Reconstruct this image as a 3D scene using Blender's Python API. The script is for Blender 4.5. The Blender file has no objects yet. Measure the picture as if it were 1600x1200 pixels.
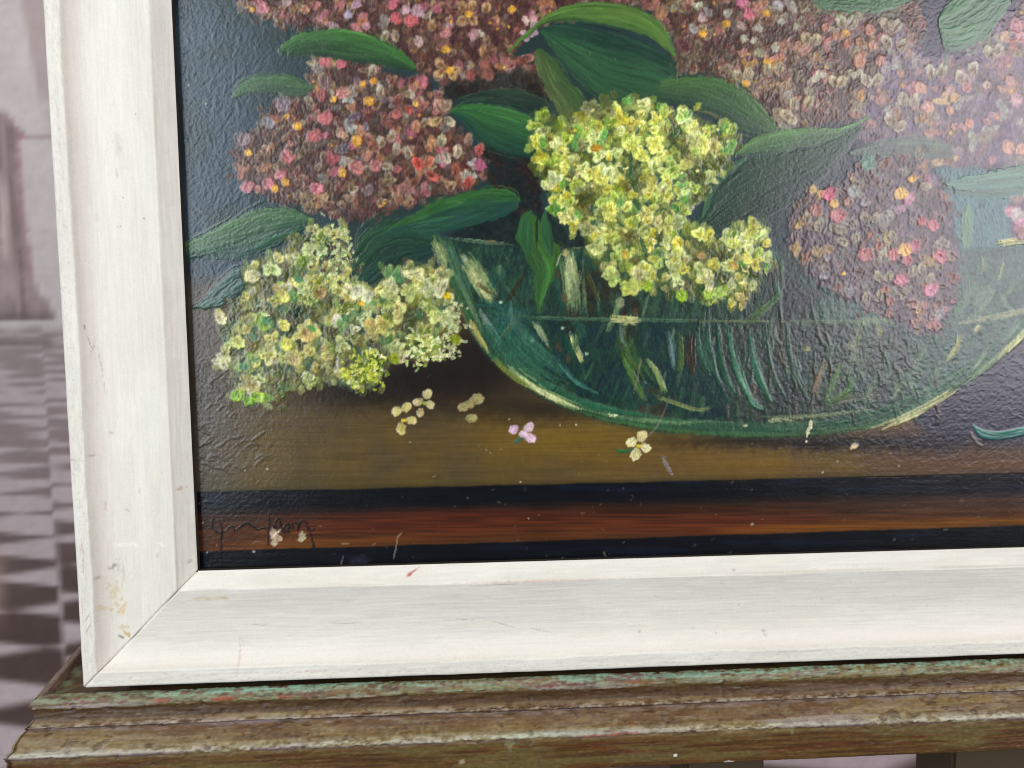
import bpy, math, random
import numpy as np

# ================= CAMERA, WORLD, LIGHTS, EXPOSURE =================
scene = bpy.context.scene
COLL = scene.collection
cam_d = bpy.data.cameras.new("camera"); cam = bpy.data.objects.new("camera", cam_d); COLL.objects.link(cam)
scene.camera = cam
CY, CP, CR = math.radians(2.995), math.radians(-4.4555), math.radians(-0.684)
f_ = np.array([math.sin(CY) * math.cos(CP), math.cos(CY) * math.cos(CP), math.sin(CP)])
r_ = np.array([math.cos(CY), -math.sin(CY), 0.0]); u_ = np.cross(r_, f_)
c_, s_ = math.cos(CR), math.sin(CR)
rr, uu = c_ * r_ + s_ * u_, -s_ * r_ + c_ * u_
from mathutils import Matrix, Vector
CAMPOS = (0.17449, -0.45458, 0.15038)
cam.matrix_world = Matrix(((rr[0], uu[0], -f_[0], CAMPOS[0]), (rr[1], uu[1], -f_[1], CAMPOS[1]), (rr[2], uu[2], -f_[2], CAMPOS[2]), (0, 0, 0, 1)))
cam_d.sensor_width = 36; cam_d.lens = 1155 / 1600 * 36
cam_d.clip_start = 0.01; cam_d.clip_end = 50
cam_d.dof.use_dof = True; cam_d.dof.focus_distance = 0.46; cam_d.dof.aperture_fstop = 10

world = bpy.data.worlds.new("World"); scene.world = world; world.use_nodes = True
bg = world.node_tree.nodes['Background']; bg.inputs['Color'].default_value = (.80, .86, 1.0, 1); bg.inputs['Strength'].default_value = 0.16
scene.view_settings.view_transform = 'Standard'; scene.view_settings.look = 'None'
scene.view_settings.exposure = -0.33
scene.cycles.pixel_filter_type = 'BLACKMAN_HARRIS'; scene.cycles.filter_width = 1.1; scene.view_settings.gamma = 1.0

def area(name, loc, target, sx, sy, power, col):
    l = bpy.data.lights.new(name, 'AREA'); l.shape = 'RECTANGLE'; l.size = sx; l.size_y = sy; l.energy = power; l.color = col
    o = bpy.data.objects.new(name, l); COLL.objects.link(o); o.location = loc
    o.rotation_euler = (Vector(target) - Vector(loc)).to_track_quat('-Z', 'Y').to_euler(); return o
# daylight from a window on the left and one on the right of whoever holds the camera, and a soft light overhead
area('window_light_left', (-1.28, -1.75, 0.55), (0.1, 0, 0.15), 1.5, 1.9, 60, (.86, .93, 1.0))
area('window_light_right', (1.90, -1.75, 0.56), (0.3, 0, 0.15), 1.35, 1.35, 46, (.97, .93, 1.0))
area('ceiling_light', (-0.1, -0.9, 2.1), (0.2, 0, 0.1), 1.2, 1.0, 16, (1.0, .96, .90))

# ================= HELPERS =================
def lin(c):
    c = np.asarray(c, np.float32)
    return np.where(c <= .04045, c / 12.92, ((c + .055) / 1.055) ** 2.4)

def empty(name, label, cat, loc=(0, 0, 0), group=None):
    o = bpy.data.objects.new(name, None); COLL.objects.link(o); o.location = loc; o.empty_display_size = .05
    o['label'] = label; o['category'] = cat
    if group: o['group'] = group
    return o

def mesh_obj(name, co, quads, mat, parent=None, col=None, smooth=True, rough=None):
    """mesh from numpy arrays; col = per-vertex colour (sRGB 0..1)"""
    me = bpy.data.meshes.new(name)
    co = np.ascontiguousarray(co, np.float32); quads = np.ascontiguousarray(quads, np.int32)
    nv, nq = len(co), len(quads)
    me.vertices.add(nv); me.vertices.foreach_set('co', co.ravel())
    me.loops.add(nq * 4); me.loops.foreach_set('vertex_index', quads.ravel())
    me.polygons.add(nq); me.polygons.foreach_set('loop_start', np.arange(nq, dtype=np.int32) * 4)
    me.polygons.foreach_set('use_smooth', np.full(nq, smooth))
    if col is not None:
        at = me.color_attributes.new('pigment', 'FLOAT_COLOR', 'POINT')
        c4 = np.ones((nv, 4), np.float32); c4[:, :3] = lin(np.clip(col, 0, 1)); at.data.foreach_set('color', c4.ravel())
    me.update(calc_edges=True)
    me.materials.append(mat)
    o = bpy.data.objects.new(name, me); COLL.objects.link(o)
    if parent is not None: o.parent = parent
    return o

def grid_quads(nr, nc):
    i = np.arange(nr * nc).reshape(nr, nc)
    return np.stack([i[:-1, :-1], i[:-1, 1:], i[1:, 1:], i[1:, :-1]], -1).reshape(-1, 4)

def box(name, x0, x1, y0, y1, z0, z1, mat, parent, bev=.0015):
    import bmesh
    bm = bmesh.new(); bmesh.ops.create_cube(bm, size=1)
    for v in bm.verts: v.co = Vector((x0 + (v.co.x + .5) * (x1 - x0), y0 + (v.co.y + .5) * (y1 - y0), z0 + (v.co.z + .5) * (z1 - z0)))
    if bev: bmesh.ops.bevel(bm, geom=bm.edges[:], offset=bev, segments=2, affect='EDGES')
    me = bpy.data.meshes.new(name); bm.to_mesh(me); bm.free(); me.materials.append(mat)
    o = bpy.data.objects.new(name, me); COLL.objects.link(o)
    if parent is not None: o.parent = parent
    return o

def material(name, rough=.5, spec=.5, attr=True, base=(.5, .5, .5), bump=None, rvar=None, coat=0):
    """pigment attribute -> base colour, with a fine procedural bump and roughness variation"""
    m = bpy.data.materials.new(name); m.use_nodes = True; nt = m.node_tree; N = nt.nodes; L = nt.links
    b = N['Principled BSDF']; b.inputs['Roughness'].default_value = rough; b.inputs['Specular IOR Level'].default_value = spec
    tc = N.new('ShaderNodeTexCoord')
    if attr:
        a = N.new('ShaderNodeVertexColor'); a.layer_name = 'pigment'
        n = N.new('ShaderNodeTexNoise'); n.inputs['Scale'].default_value = 900; n.inputs['Detail'].default_value = 3
        L.new(tc.outputs['Object'], n.inputs['Vector'])
        mr = N.new('ShaderNodeMapRange'); mr.inputs['To Min'].default_value = .90; mr.inputs['To Max'].default_value = 1.10
        L.new(n.outputs['Fac'], mr.inputs['Value'])
        mx = N.new('ShaderNodeVectorMath'); mx.operation = 'SCALE'
        L.new(a.outputs['Color'], mx.inputs[0]); L.new(mr.outputs[0], mx.inputs['Scale']); L.new(mx.outputs[0], b.inputs['Base Color'])
    else: b.inputs['Base Color'].default_value = (*base, 1)
    if bump:
        prev = None
        for (sc, st, dist, stretch) in bump:
            mp = N.new('ShaderNodeMapping'); mp.inputs['Scale'].default_value = stretch; L.new(tc.outputs['Object'], mp.inputs['Vector'])
            n = N.new('ShaderNodeTexNoise'); n.inputs['Scale'].default_value = sc; n.inputs['Detail'].default_value = 4; L.new(mp.outputs[0], n.inputs['Vector'])
            bu = N.new('ShaderNodeBump'); bu.inputs['Strength'].default_value = st; bu.inputs['Distance'].default_value = dist
            L.new(n.outputs['Fac'], bu.inputs['Height'])
            if prev: L.new(prev.outputs['Normal'], bu.inputs['Normal'])
            prev = bu
        L.new(prev.outputs['Normal'], b.inputs['Normal'])
    if rvar:
        n = N.new('ShaderNodeTexNoise'); n.inputs['Scale'].default_value = rvar[0]; L.new(tc.outputs['Object'], n.inputs['Vector'])
        mr = N.new('ShaderNodeMapRange'); mr.inputs['To Min'].default_value = rvar[1]; mr.inputs['To Max'].default_value = rvar[2]
        L.new(n.outputs['Fac'], mr.inputs['Value']); L.new(mr.outputs[0], b.inputs['Roughness'])
    b.inputs['Coat Weight'].default_value = coat
    return m

M_oil = material('varnished_oil_paint', .22, .5, bump=[(1500, .20, .0003, (1, 1, 1)), (420, .10, .0008, (1, 1, 1))], rvar=(60, .17, .28))
M_white = material('white_brushed_paint', .5, .35, bump=[(700, .12, .0005, (.06, 1, 1)), (2500, .08, .0003, (1, 1, 1))], rvar=(80, .42, .62))
M_stand = material('worn_painted_wood', .48, .4, bump=[(420, .3, .0008, (.12, 1, 1)), (1800, .2, .0004, (1, 1, 1))], rvar=(120, .35, .65))
M_raw = material('dark_raw_wood', .8, .2, attr=False, base=(.035, .027, .02))
M_print = material('printed_backdrop_cloth', .85, .15, bump=[(900, .1, .0005, (1, 1, 1))])
M_leg = material('brown_leg_wood', .6, .3, attr=False, base=(.060, .040, .020), bump=[(160, .3, .001, (1, 1, .08))])
M_board = material('board_back', .9, .1, attr=False, base=(.25, .18, .11))
# ================= THE OIL PAINTING (painted stroke by stroke into a relief) =================
# U, V: the painter's sketch coordinates on the board; ST = spacing of the relief grid
U0, U1, V0, V1, ST = 255.0, 1702.0, -84.0, 906.0, 1.36
NX = int((U1 - U0) / ST) + 1
NY = int((V1 - V0) / ST) + 1
rs = np.random.RandomState(7)
TAB = [np.random.RandomState(100 + k).rand(256, 256).astype(np.float32) for k in range(6)]

def vn(x, y, k=0):
    """smooth value noise 0..1"""
    T = TAB[k % 6]
    x = np.asarray(x, np.float32) + 17.3 * k; y = np.asarray(y, np.float32) + 9.1 * k
    xi = np.floor(x).astype(np.int32); yi = np.floor(y).astype(np.int32)
    fx = x - xi; fy = y - yi
    fx = fx * fx * (3 - 2 * fx); fy = fy * fy * (3 - 2 * fy)
    a = T[xi & 255, yi & 255]; b = T[(xi + 1) & 255, yi & 255]
    c = T[xi & 255, (yi + 1) & 255]; d = T[(xi + 1) & 255, (yi + 1) & 255]
    return (a * (1 - fx) + b * fx) * (1 - fy) + (c * (1 - fx) + d * fx) * fy

def fbm(x, y, k=0, o=4):
    s = 0; a = .5; n = 0
    for i in range(o):
        s = s + a * vn(x * 2 ** i, y * 2 ** i, k + i); n += a; a *= .55
    return s / n

def ss(a, b, x):
    t = np.clip((x - a) / (b - a), 0, 1)
    return t * t * (3 - 2 * t)

def rgb(c): return np.array(c, np.float32) / 255.0
def mix(a, b, t):
    return a * (1 - t[..., None]) + b * t[..., None]

gu = (U0 + np.arange(NX) * ST).astype(np.float32)
gv = (V0 + np.arange(NY) * ST).astype(np.float32)
GU, GV = np.meshgrid(gu, gv)
COL = np.zeros((NY, NX, 3), np.float32)
HGT = np.zeros((NY, NX), np.float32)        # relief, in sketch units
IDS = np.zeros((NY, NX), np.int16)          # which motif each spot of paint belongs to
MOTIFS = [('canvas', None)]

def motif(name, label=None):
    MOTIFS.append((name, label)); return len(MOTIFS) - 1

def win(x0, x1, y0, y1):
    i0 = max(0, int((x0 - U0) / ST)); i1 = min(NX, int((x1 - U0) / ST) + 2)
    j0 = max(0, int((y0 - V0) / ST)); j1 = min(NY, int((y1 - V0) / ST) + 2)
    return (slice(j0, max(j0, j1)), slice(i0, max(i0, i1)))

def resample(pts, n):
    p = np.array(pts, np.float32)
    if len(p) > 2:      # Catmull-Rom
        q = np.vstack([2 * p[0] - p[1], p, 2 * p[-1] - p[-2]])
        out = []
        for i in range(1, len(q) - 2):
            t = np.linspace(0, 1, 12, endpoint=False)[:, None]
            a, b, c, d = q[i - 1], q[i], q[i + 1], q[i + 2]
            out.append(.5 * (2 * b + (c - a) * t + (2 * a - 5 * b + 4 * c - d) * t ** 2 + (3 * b - a - 3 * c + d) * t ** 3))
        p = np.vstack(out + [q[-2:-1]])
    d = np.r_[0, np.cumsum(np.hypot(*np.diff(p, axis=0).T))]
    s = np.linspace(0, d[-1], n)
    return np.stack([np.interp(s, d, p[:, 0]), np.interp(s, d, p[:, 1])], 1), d[-1]

def strip(top, bot, c1, c2, mid=None, gam=1.0, a=1.0, soft=.12, streak=.3, fine=1.7, lng=22.0, h=1.2, dry=0.0,
          light=None, lightp=.0, mo=None, rough=2.0, endsoft=.0, k=None, glints=0):
    """a band of paint between two outlines, laid with a bristle brush along its length"""
    k = rs.randint(0, 6) if k is None else k
    _, L1 = resample(top, 8); _, L2 = resample(bot, 8)
    nt = int(max(L1, L2) / ST * 2.2) + 6
    T, _ = resample(top, nt); B, _ = resample(bot, nt)
    W = np.max(np.hypot(*(T - B).T))
    nv = int(W / ST * 2.2) + 6
    t = np.linspace(0, 1, nt)[:, None] * np.ones((1, nv)); v = np.ones((nt, 1)) * np.linspace(0, 1, nv)[None]
    P = T[:, None] * (1 - v[..., None]) + B[:, None] * v[..., None]
    L = max(L1, L2)
    off = rs.rand() * 90
    P = P + rough * (np.stack([vn(P[..., 0] / 7, P[..., 1] / 7, k), vn(P[..., 0] / 7 + 40, P[..., 1] / 7, k)], -1) - .5)
    al = t * L; ac = v * W
    n = vn(ac / fine + off, al / lng, k) * .6 + vn(ac / (fine * 2.6) + off, al / (lng * 1.7), k + 1) * .4
    n2 = vn(ac / (fine * .7) + off, al / (lng * .5), k + 2)
    vv = np.clip(v + .22 * (vn(ac / 5 + off, al / 30, k) - .5), 0, 1)
    c1 = rgb(c1); c2 = rgb(c2)
    f = ss(0, 1, vv) ** gam
    C = mix(c1, c2, f)
    if mid is not None:
        m, mp, mw = rgb(mid[0]), mid[1], mid[2]
        C = mix(C, m, np.exp(-((vv - mp) / mw) ** 2))
    if light is not None:
        m = ss(1 - lightp, 1 - lightp + .12, n2)
        C = mix(C, rgb(light), m * .75)
    C = C * (1 + streak * (n[..., None] - .5) * 1.6)
    A = ss(0, soft, v) * ss(0, soft, 1 - v)
    A = ss(.15, .6, A + .5 * (n - .5))
    if endsoft > 0: A = A * ss(0, endsoft, t + .1 * (n - .5)) * ss(0, endsoft, 1 - t + .1 * (n - .5))
    if dry > 0: A = A * ss(dry - .12, dry + .1, n * .5 + n2 * .5)
    A = A * a
    I = np.clip(((P[..., 0] - U0) / ST + .5).astype(int), -1, NX); J = np.clip(((P[..., 1] - V0) / ST + .5).astype(int), -1, NY)
    ok = (I >= 0) & (I < NX) & (J >= 0) & (J < NY) & (A > .02)
    I = I[ok]; J = J[ok]; A = A[ok]; C = C[ok]
    hh = (h * (.35 + 1.1 * n[ok] + .3 * n2[ok]) * (1 - .35 * ss(.5, 1, np.abs(v[ok] * 2 - 1))))
    # oversampled: keep the reading of the old layer, then lay the new one over it
    oc = COL[J, I]; oh = HGT[J, I]
    COL[J, I] = oc * (1 - A[:, None]) + C * A[:, None]
    HGT[J, I] = oh * (1 - .7 * A) + hh * A
    if mo is not None:
        s = A > .5; IDS[J[s], I[s]] = mo

def stroke(pts, w, c, c2=None, w2=None, taper=.25, **kw):
    """one brush mark along pts, w wide"""
    n = 24
    P, L = resample(pts, n)
    d = np.gradient(P, axis=0); d /= np.hypot(*d.T)[:, None] + 1e-6
    nrm = np.stack([-d[:, 1], d[:, 0]], 1)
    t = np.linspace(0, 1, n)
    ww = (w + ((w2 if w2 is not None else w) - w) * t) * .5
    ww = ww * np.minimum(1, np.minimum(t, 1 - t) / max(taper, 1e-3) * .8 + .2)
    kw.setdefault('h', .9); kw.setdefault('soft', .3); kw.setdefault('rough', 1.2)
    strip(P - nrm * ww[:, None], P + nrm * ww[:, None], c, c2 if c2 is not None else c, **kw)

def inpoly(x, y, poly):
    poly = np.array(poly, np.float32); r = np.zeros(x.shape, bool)
    xj, yj = poly[-1]
    for xi, yi in poly:
        c = ((yi > y) != (yj > y)) & (x < (xj - xi) * (y - yi) / (yj - yi + 1e-9) + xi)
        r ^= c; xj, yj = xi, yi
    return r

def blob(poly, c, c2=None, a=1.0, warp=10, wsc=14, mo=None, h=.5, tex=.35, tsc=5, k=1, ang=0, asp=1, gradv=None):
    """an underpainted patch with a ragged edge"""
    p = np.array(poly); W = win(p[:, 0].min() - warp, p[:, 0].max() + warp, p[:, 1].min() - warp, p[:, 1].max() + warp)
    x, y = GU[W], GV[W]
    m = np.zeros(x.shape, np.float32)
    for s, (dx, dy) in enumerate(((0, 0), (3, 2), (-3, 3), (2, -4))):
        wx = x + dx + warp * 2 * (fbm(x / wsc, y / wsc, k, 3) - .5); wy = y + dy + warp * 2 * (fbm(x / wsc + 31, y / wsc, k, 3) - .5)
        m += inpoly(wx, wy, p)
    m = m / 4
    ca, sa = math.cos(ang), math.sin(ang)
    q1 = (x * ca + y * sa) / asp; q2 = -x * sa + y * ca
    n = fbm(q1 / tsc, q2 / tsc, k + 1, 3)
    C = mix(rgb(c), rgb(c2 if c2 is not None else c), ss(.35, .65, fbm(q1 / 18, q2 / 18, k + 2, 3)))
    C = C * (1 + tex * 2 * (n[..., None] - .5))
    A = m * a
    COL[W] = COL[W] * (1 - A[..., None]) + C * A[..., None]
    HGT[W] = HGT[W] * (1 - .5 * A) + (h * n * 1.5) * A
    if mo is not None:
        I = IDS[W]; I[m > .5] = mo
    return W, m

def petal(cx, cy, a_, b_, ang, c, rim=None, core=None, h=1.6, rag=.2, fuzz=.14, al=1.0, mo=None, stri=.17):
    """one touch of the brush: an oval daub, ridged where the paint was pushed to its rim"""
    R = max(a_, b_) * 1.35 + 2
    W = win(cx - R, cx + R, cy - R, cy + R)
    x = GU[W] - cx; y = GV[W] - cy
    if x.size == 0: return
    ca, sa = math.cos(ang), math.sin(ang)
    p = x * ca + y * sa; q = -x * sa + y * ca
    o = rs.rand() * 200; k = rs.randint(0, 6)
    th = np.arctan2(q, p)
    r = np.sqrt((p / a_) ** 2 + (q / b_) ** 2)
    r = r + rag * (vn(th * 2.2 + o, r * .8 + o, k) - .5) * 1.2 + fuzz * (vn(x / 1.7 + o, y / 1.7, k + 1) - .5)
    n = vn(q / 1.25 + o, p / 6 + o, k + 2); n2 = vn(x / 1.6 + o, y / 1.6 + o, k + 3)
    m = ss(1.16, .80, r) * al
    m = m * (1 - .55 * ss(.55, .85, n * .6 + n2 * .4) * ss(.25, .8, r))      # bristle gaps show the layer below
    C = np.ones(x.shape + (3,), np.float32) * rgb(c)
    if core is not None: C = mix(C, rgb(core), ss(.8, .15, np.sqrt(((p + a_ * .3) / a_) ** 2 + (q / b_ * 1.2) ** 2) + .35 * (n - .5)))
    if rim is not None:
        part = ss(.42, .72, vn(th * .9 + o, th * 0 + o, k + 1) + .25 * ca * 0 + .18 * (p / a_))
        C = mix(C, rgb(rim), ss(.45, .85, r + .35 * (n2 - .5)) * part * .9)
    C = C * (1 + stri * 2 * (n[..., None] - .5) + .2 * (n2[..., None] - .5) + .10 * (p / a_)[..., None])
    COL[W] = COL[W] * (1 - m[..., None]) + C * m[..., None]
    hh = h * (.45 + .5 * np.clip(r, 0, 1) ** 2 + .8 * (n - .5) + .4 * (n2 - .5))
    HGT[W] = HGT[W] * (1 - .75 * m) + hh * m
    if mo is not None:
        I = IDS[W]; I[m > .5] = mo

def lil(c, s=.70, d=.97):
    c = np.array(c, float); g = c.mean(); return np.clip((g + (c - g) * s) * d * np.array([1.0, .985, .94]), 0, 235)
def pal_lil(P): return [(q[0],) + tuple(tuple(lil(k)) for k in q[1:]) for q in P]

def pick(pal):
    w = np.array([p[0] for p in pal], float); i = rs.choice(len(pal), p=w / w.sum()); return pal[i]

def jit(c, s=12):
    g = rs.randn() * s
    return np.clip(np.array(c) + g + rs.randn(3) * s * .35, 0, 255)

def bloom(poly, pal, sp, size, mo, shade=None, centre=None, cp=.3, lobes=(2, 4), rag=.18, fuzz=.14, h=1.8, up=.5, skip=.08, under=None, al=1.0, asp=(1.0, 1.35)):
    """florets scattered over a flower head; every floret is a few petals round an eye"""
    p = np.array(poly); x0, y0 = p.min(0); x1, y1 = p.max(0)
    sites = []
    ny = int((y1 - y0) / (sp * .86)) + 1
    for j in range(ny + 1):
        for i in range(int((x1 - x0) / sp) + 2):
            x = x0 + (i + .5 * (j % 2)) * sp + rs.randn() * sp * .27; y = y0 + j * sp * .86 + rs.randn() * sp * .27
            sites.append((x, y))
    sites = np.array(sites); ok = inpoly(sites[:, 0], sites[:, 1], p); sites = sites[ok]
    rs.shuffle(sites)
    if under:
        for (x, y) in sites:
            for q in range(2):
                e = pick(pal); br = 1.0 if shade is None else shade(x, y)
                xx = x + rs.randn() * sp * .5; yy = y + rs.randn() * sp * .5
                c = np.array(e[1]) * .45 + np.array(under) * .55
                petal(xx, yy, size * 1.15, size * .85, -1.57 + rs.randn() * .6, jit(c, 8) * br, None, None, h=h * .5, rag=.3, fuzz=.3, al=.8, mo=mo)
    for (x, y) in sites:
        if rs.rand() < skip: continue
        e = pick(pal); c = jit(e[1]); rim = e[2] if len(e) > 2 else None; core = e[3] if len(e) > 3 else None
        br = 1.0 if shade is None else shade(x, y)
        c = c * br
        rim = None if rim is None else jit(rim, 10) * br
        core = None if core is None else np.array(core) * br
        n = rs.randint(lobes[0], lobes[1] + 1); a0 = rs.rand() * 6.28
        if rs.rand() < up: n = 2; a0 = -math.pi / 2 - .45 + rs.randn() * .25
        for q in range(n):
            ang = a0 + (q * .95 if n == 2 else q * 6.28 / n) + rs.randn() * .2
            s = size * float(np.clip(1 + rs.randn() * .26, .5, 1.7))
            d = s * (.85 if n > 2 else .7)
            petal(x + math.cos(ang) * d, y + math.sin(ang) * d, s * rs.uniform(*asp), s * rs.uniform(.72, .95), ang, jit(c, 7), rim, core,
                  h=h * rs.uniform(.6, 1.25), rag=rag, fuzz=fuzz, al=al * rs.uniform(.62, 1.0), mo=mo)
        if centre is not None and rs.rand() < cp:
            petal(x, y, size * .48, size * .42, rs.rand() * 3, np.array(jit(centre[rs.randint(len(centre))], 9)) * min(br, 1), None, None, h=h * .9, rag=.3, mo=mo)

# ---- ground coat: wall, table top, moulded table edge --------------------------------------
x, y = GU, GV
n1 = fbm(x / 60, y / 60, 0); n2 = fbm(x / 9, y / 9, 1, 3); n3 = fbm((x + y) / 5, (y - x) / 16, 2, 3)
wall = mix(rgb((48, 66, 76)), rgb((38, 56, 58)), ss(.35, .65, n1))
wall = mix(wall, rgb((34, 50, 46)), ss(330, 480, x + 60 * (n1 - .5)) * .6)
wall = mix(wall, rgb((46, 44, 58)), ss(1150, 1500, x))
tab = mix(rgb((80, 66, 42)), rgb((90, 72, 36)), ss(.3, .7, n1))
tab = mix(tab, rgb((120, 92, 28)), np.exp(-((x - 900) / 190) ** 2 - ((y - 685) / 38) ** 2) * .75)
tab = mix(tab, rgb((116, 84, 30)), np.exp(-((x - 1170) / 190) ** 2 - ((y - 725) / 30) ** 2) * .65)
tab = mix(tab, rgb((74, 66, 54)), ss(420, 300, x))
tab = mix(tab, rgb((88, 62, 40)), ss(1280, 1480, x))
grn = vn(x / 60, y / 2.2, 3)
tab = tab * (1 + .16 * (grn[..., None] - .5) + .1 * (n2[..., None] - .5))
tline = 436 + (x - 300) * .02 + 26 * (n1 - .5)
tline = tline + ss(1280, 1480, x) * 235
COL[:] = mix(wall, tab, ss(-16, 16, y - tline))
# dark shapes the painter laid under the flowers and the bowl
def dark(cx, cy, sx, sy, a, c=(26, 20, 16)):
    g = np.exp(-((x - cx + 24 * (n1 - .5)) / sx) ** 2 - ((y - cy + 14 * (n2 - .5)) / sy) ** 2) * a
    COL[:] = mix(COL, rgb(c), np.clip(g, 0, 1))
dark(660, 590, 140, 44, 1.0); dark(560, 612, 110, 24, .8); dark(745, 560, 75, 60, .9); dark(850, 640, 110, 18, .6)
dark(1330, 692, 150, 12, 1.0, (22, 18, 18)); dark(1180, 690, 150, 8, .7); dark(1455, 690, 60, 18, .8, (34, 30, 38)); dark(330, 610, 90, 40, .2)
dark(520, 760, 240, 20, .35, (70, 62, 20))
def bandline(y0, y1, f): return y0 + (y1 - y0) * (f - 310) / 1290
wob = 3.0 * (fbm(x / 70, y / 300, 3) - .5) + 1.2 * (fbm(x / 12, y / 80, 4, 2) - .5)
b1 = bandline(770, 740, x) + wob - 5 * np.exp(-((x - 1000) / 500) ** 2) * 0
b2 = bandline(797, 768, x) + wob
b3 = bandline(862, 821, x) + wob * .8
led = mix(rgb((48, 28, 16)), rgb((80, 44, 20)), ss(0, 1, (y - b2) / (b3 - b2 + 1e-3) + .4 * (grn - .5)))
red = np.exp(-((x - 700) / 220) ** 2) * np.exp(-((y - (b2 + 26)) / 16) ** 2) + .8 * np.exp(-((x - 1120) / 160) ** 2) * np.exp(-((y - (b2 + 40)) / 14) ** 2)
led = mix(led, rgb((98, 34, 18)), np.clip(red * .7, 0, .38))
och = np.exp(-((y - (b3 - 7)) / 8) ** 2) * (.35 * ss(330, 400, x) * ss(700, 560, x) + .75 * ss(1080, 1220, x))
led = mix(led, rgb((132, 80, 14)), np.clip(och * .7, 0, .5))
led = mix(led, rgb((98, 56, 16)), ss(.45, .75, n1) * ss(560, 420, x) * .7)
led = mix(led, rgb((72, 52, 40)), ss(1250, 1500, x) * ss(b3 - 14, b3 - 34, y) * .6)
led = led * (1 + .32 * (grn[..., None] - .5) + .14 * (vn(x / 160, y / 1.6, 5)[..., None] - .5))
blk = rgb((9, 11, 17)) * (1 + .7 * (fbm(x / 40, y / 3, 2, 3)[..., None] - .5))
blk = mix(blk, rgb((14, 22, 36)), ss(.55, .8, fbm(x / 90, y / 12, 4, 3)) * .8)
COL[:] = mix(COL, COL * .0 + rgb((30, 26, 12)), ss(-10, 0, y - b1) * .3)
COL[:] = mix(COL, blk, ss(-2.5, 1.5, y - b1))
COL[:] = mix(COL, led, ss(-6, 14, y - b2))
COL[:] = mix(COL, blk, ss(-1.5, 2.0, y - b3))
md = motif('painted_table_edge', 'red brown moulded table edge painted between two black lines')
IDS[(y > b1)] = md
HGT[:] = .5 * n3 * ss(560, 380, x) + .55 * n3 * ss(1120, 1350, x) * (y < b1) + .35 * n2 * (y < b1) + .25 * grn * (y > 600)
# knife-like ridges on the left edge of the ground
for i in range(90):
    cx = rs.uniform(290, 420); cy = rs.uniform(560, 740); a0 = rs.uniform(-.8, .5); L = rs.uniform(10, 34)
    stroke([(cx, cy), (cx + L * .5 * math.cos(a0), cy + L * .5 * math.sin(a0) - rs.uniform(0, 5)), (cx + L * math.cos(a0), cy + L * math.sin(a0))],
           rs.uniform(3, 6), (78, 72, 58), (66, 60, 44), a=.45, h=rs.uniform(1.2, 2.4), streak=.3)
for i in range(500):      # scumbled brushwork in the wall colour
    if rs.rand() < .6: cx, cy = rs.uniform(268, 420), rs.uniform(-100, 430); a0 = 1.9 + rs.randn() * .5
    else: cx, cy = rs.uniform(1440, 1720), rs.uniform(480, 690); a0 = .3 + rs.randn() * .5
    L = rs.uniform(8, 22); c = COL[int(np.clip((cy - V0) / ST, 0, NY - 1)), int(np.clip((cx - U0) / ST, 0, NX - 1))] * 255
    stroke([(cx, cy), (cx + L * math.cos(a0), cy + L * math.sin(a0))], rs.uniform(3, 7), jit(c, 5), a=.5, h=rs.uniform(.5, 1.1))

# ---- palettes ------------------------------------------------------------------------------
SAL = (196, 112, 92); PINK = (206, 92, 104); CRM = (206, 186, 150); GRC = (168, 168, 138)
PAL_B = [(3.2, (150, 78, 66), (196, 136, 112), (104, 46, 34)), (1.5, (126, 86, 58), (170, 130, 94), (84, 50, 30)), (2.2, (204, 92, 104)), (3.0, (140, 104, 66), (196, 170, 122), (88, 44, 26)),
         (1.6, (176, 150, 108), (216, 200, 164), (110, 70, 40)), (2.2, (120, 52, 44), (160, 96, 78)), (1.3, (150, 152, 136), (196, 196, 180)),
         (1.6, (120, 96, 110), (156, 140, 152)), (1.2, (198, 118, 84)), (.5, (214, 150, 50))]
PAL_A = [(3, (140, 78, 60), (184, 124, 98), (96, 42, 34)), (2, (196, 96, 110)), (3, (150, 112, 76), (194, 164, 118), (100, 56, 34)),
         (2, (118, 56, 46), (158, 98, 78)), (1.2, (176, 164, 140), (210, 200, 178)), (1.0, (178, 136, 148), (206, 178, 186)), (1.6, (186, 116, 66)), (.5, (206, 146, 48))]
PAL_C = [(4, (128, 76, 58), (176, 128, 98), (92, 46, 34)), (3, (146, 122, 84), (186, 172, 128), (116, 84, 54)), (1.6, (170, 170, 146), (204, 204, 186)),
         (2.2, (164, 96, 66), (196, 134, 100)), (1, (190, 106, 104)), (1.5, (104, 56, 46), (140, 92, 76)), (.4, (208, 150, 50))]
PAL_D = [(3, (112, 84, 92), (140, 116, 122), (84, 56, 66)), (2.2, (188, 120, 96)), (2, (150, 146, 132), (182, 180, 170)), (2, (130, 92, 92), (156, 124, 120)),
         (1.2, (142, 130, 96), (170, 160, 130)), (.8, (190, 110, 126)), (.35, (206, 156, 74))]
PAL_E = [(4, (98, 60, 58), (126, 88, 84), (72, 40, 40)), (1.2, (184, 92, 98)), (2.8, (134, 128, 102), (170, 164, 138), (90, 72, 52)), (1.2, (142, 136, 138)),
         (1.8, (150, 84, 60), (176, 116, 92)), (1.2, (112, 86, 106), (140, 112, 132)), (.5, (206, 160, 66))]
PAL_Y = [(4.2, (198, 196, 92), (220, 218, 134), (146, 146, 50)), (3.2, (188, 196, 120), (214, 218, 160), (130, 144, 66)), (2.8, (152, 168, 66), (194, 202, 104), (104, 124, 38)),
         (2.0, (188, 180, 62), (212, 206, 98), (138, 126, 34)), (2.2, (118, 134, 50), (156, 168, 76)), (1.0, (96, 144, 62), (140, 176, 92)), (.8, (176, 174, 112), (206, 202, 146), (130, 118, 52))]
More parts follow.
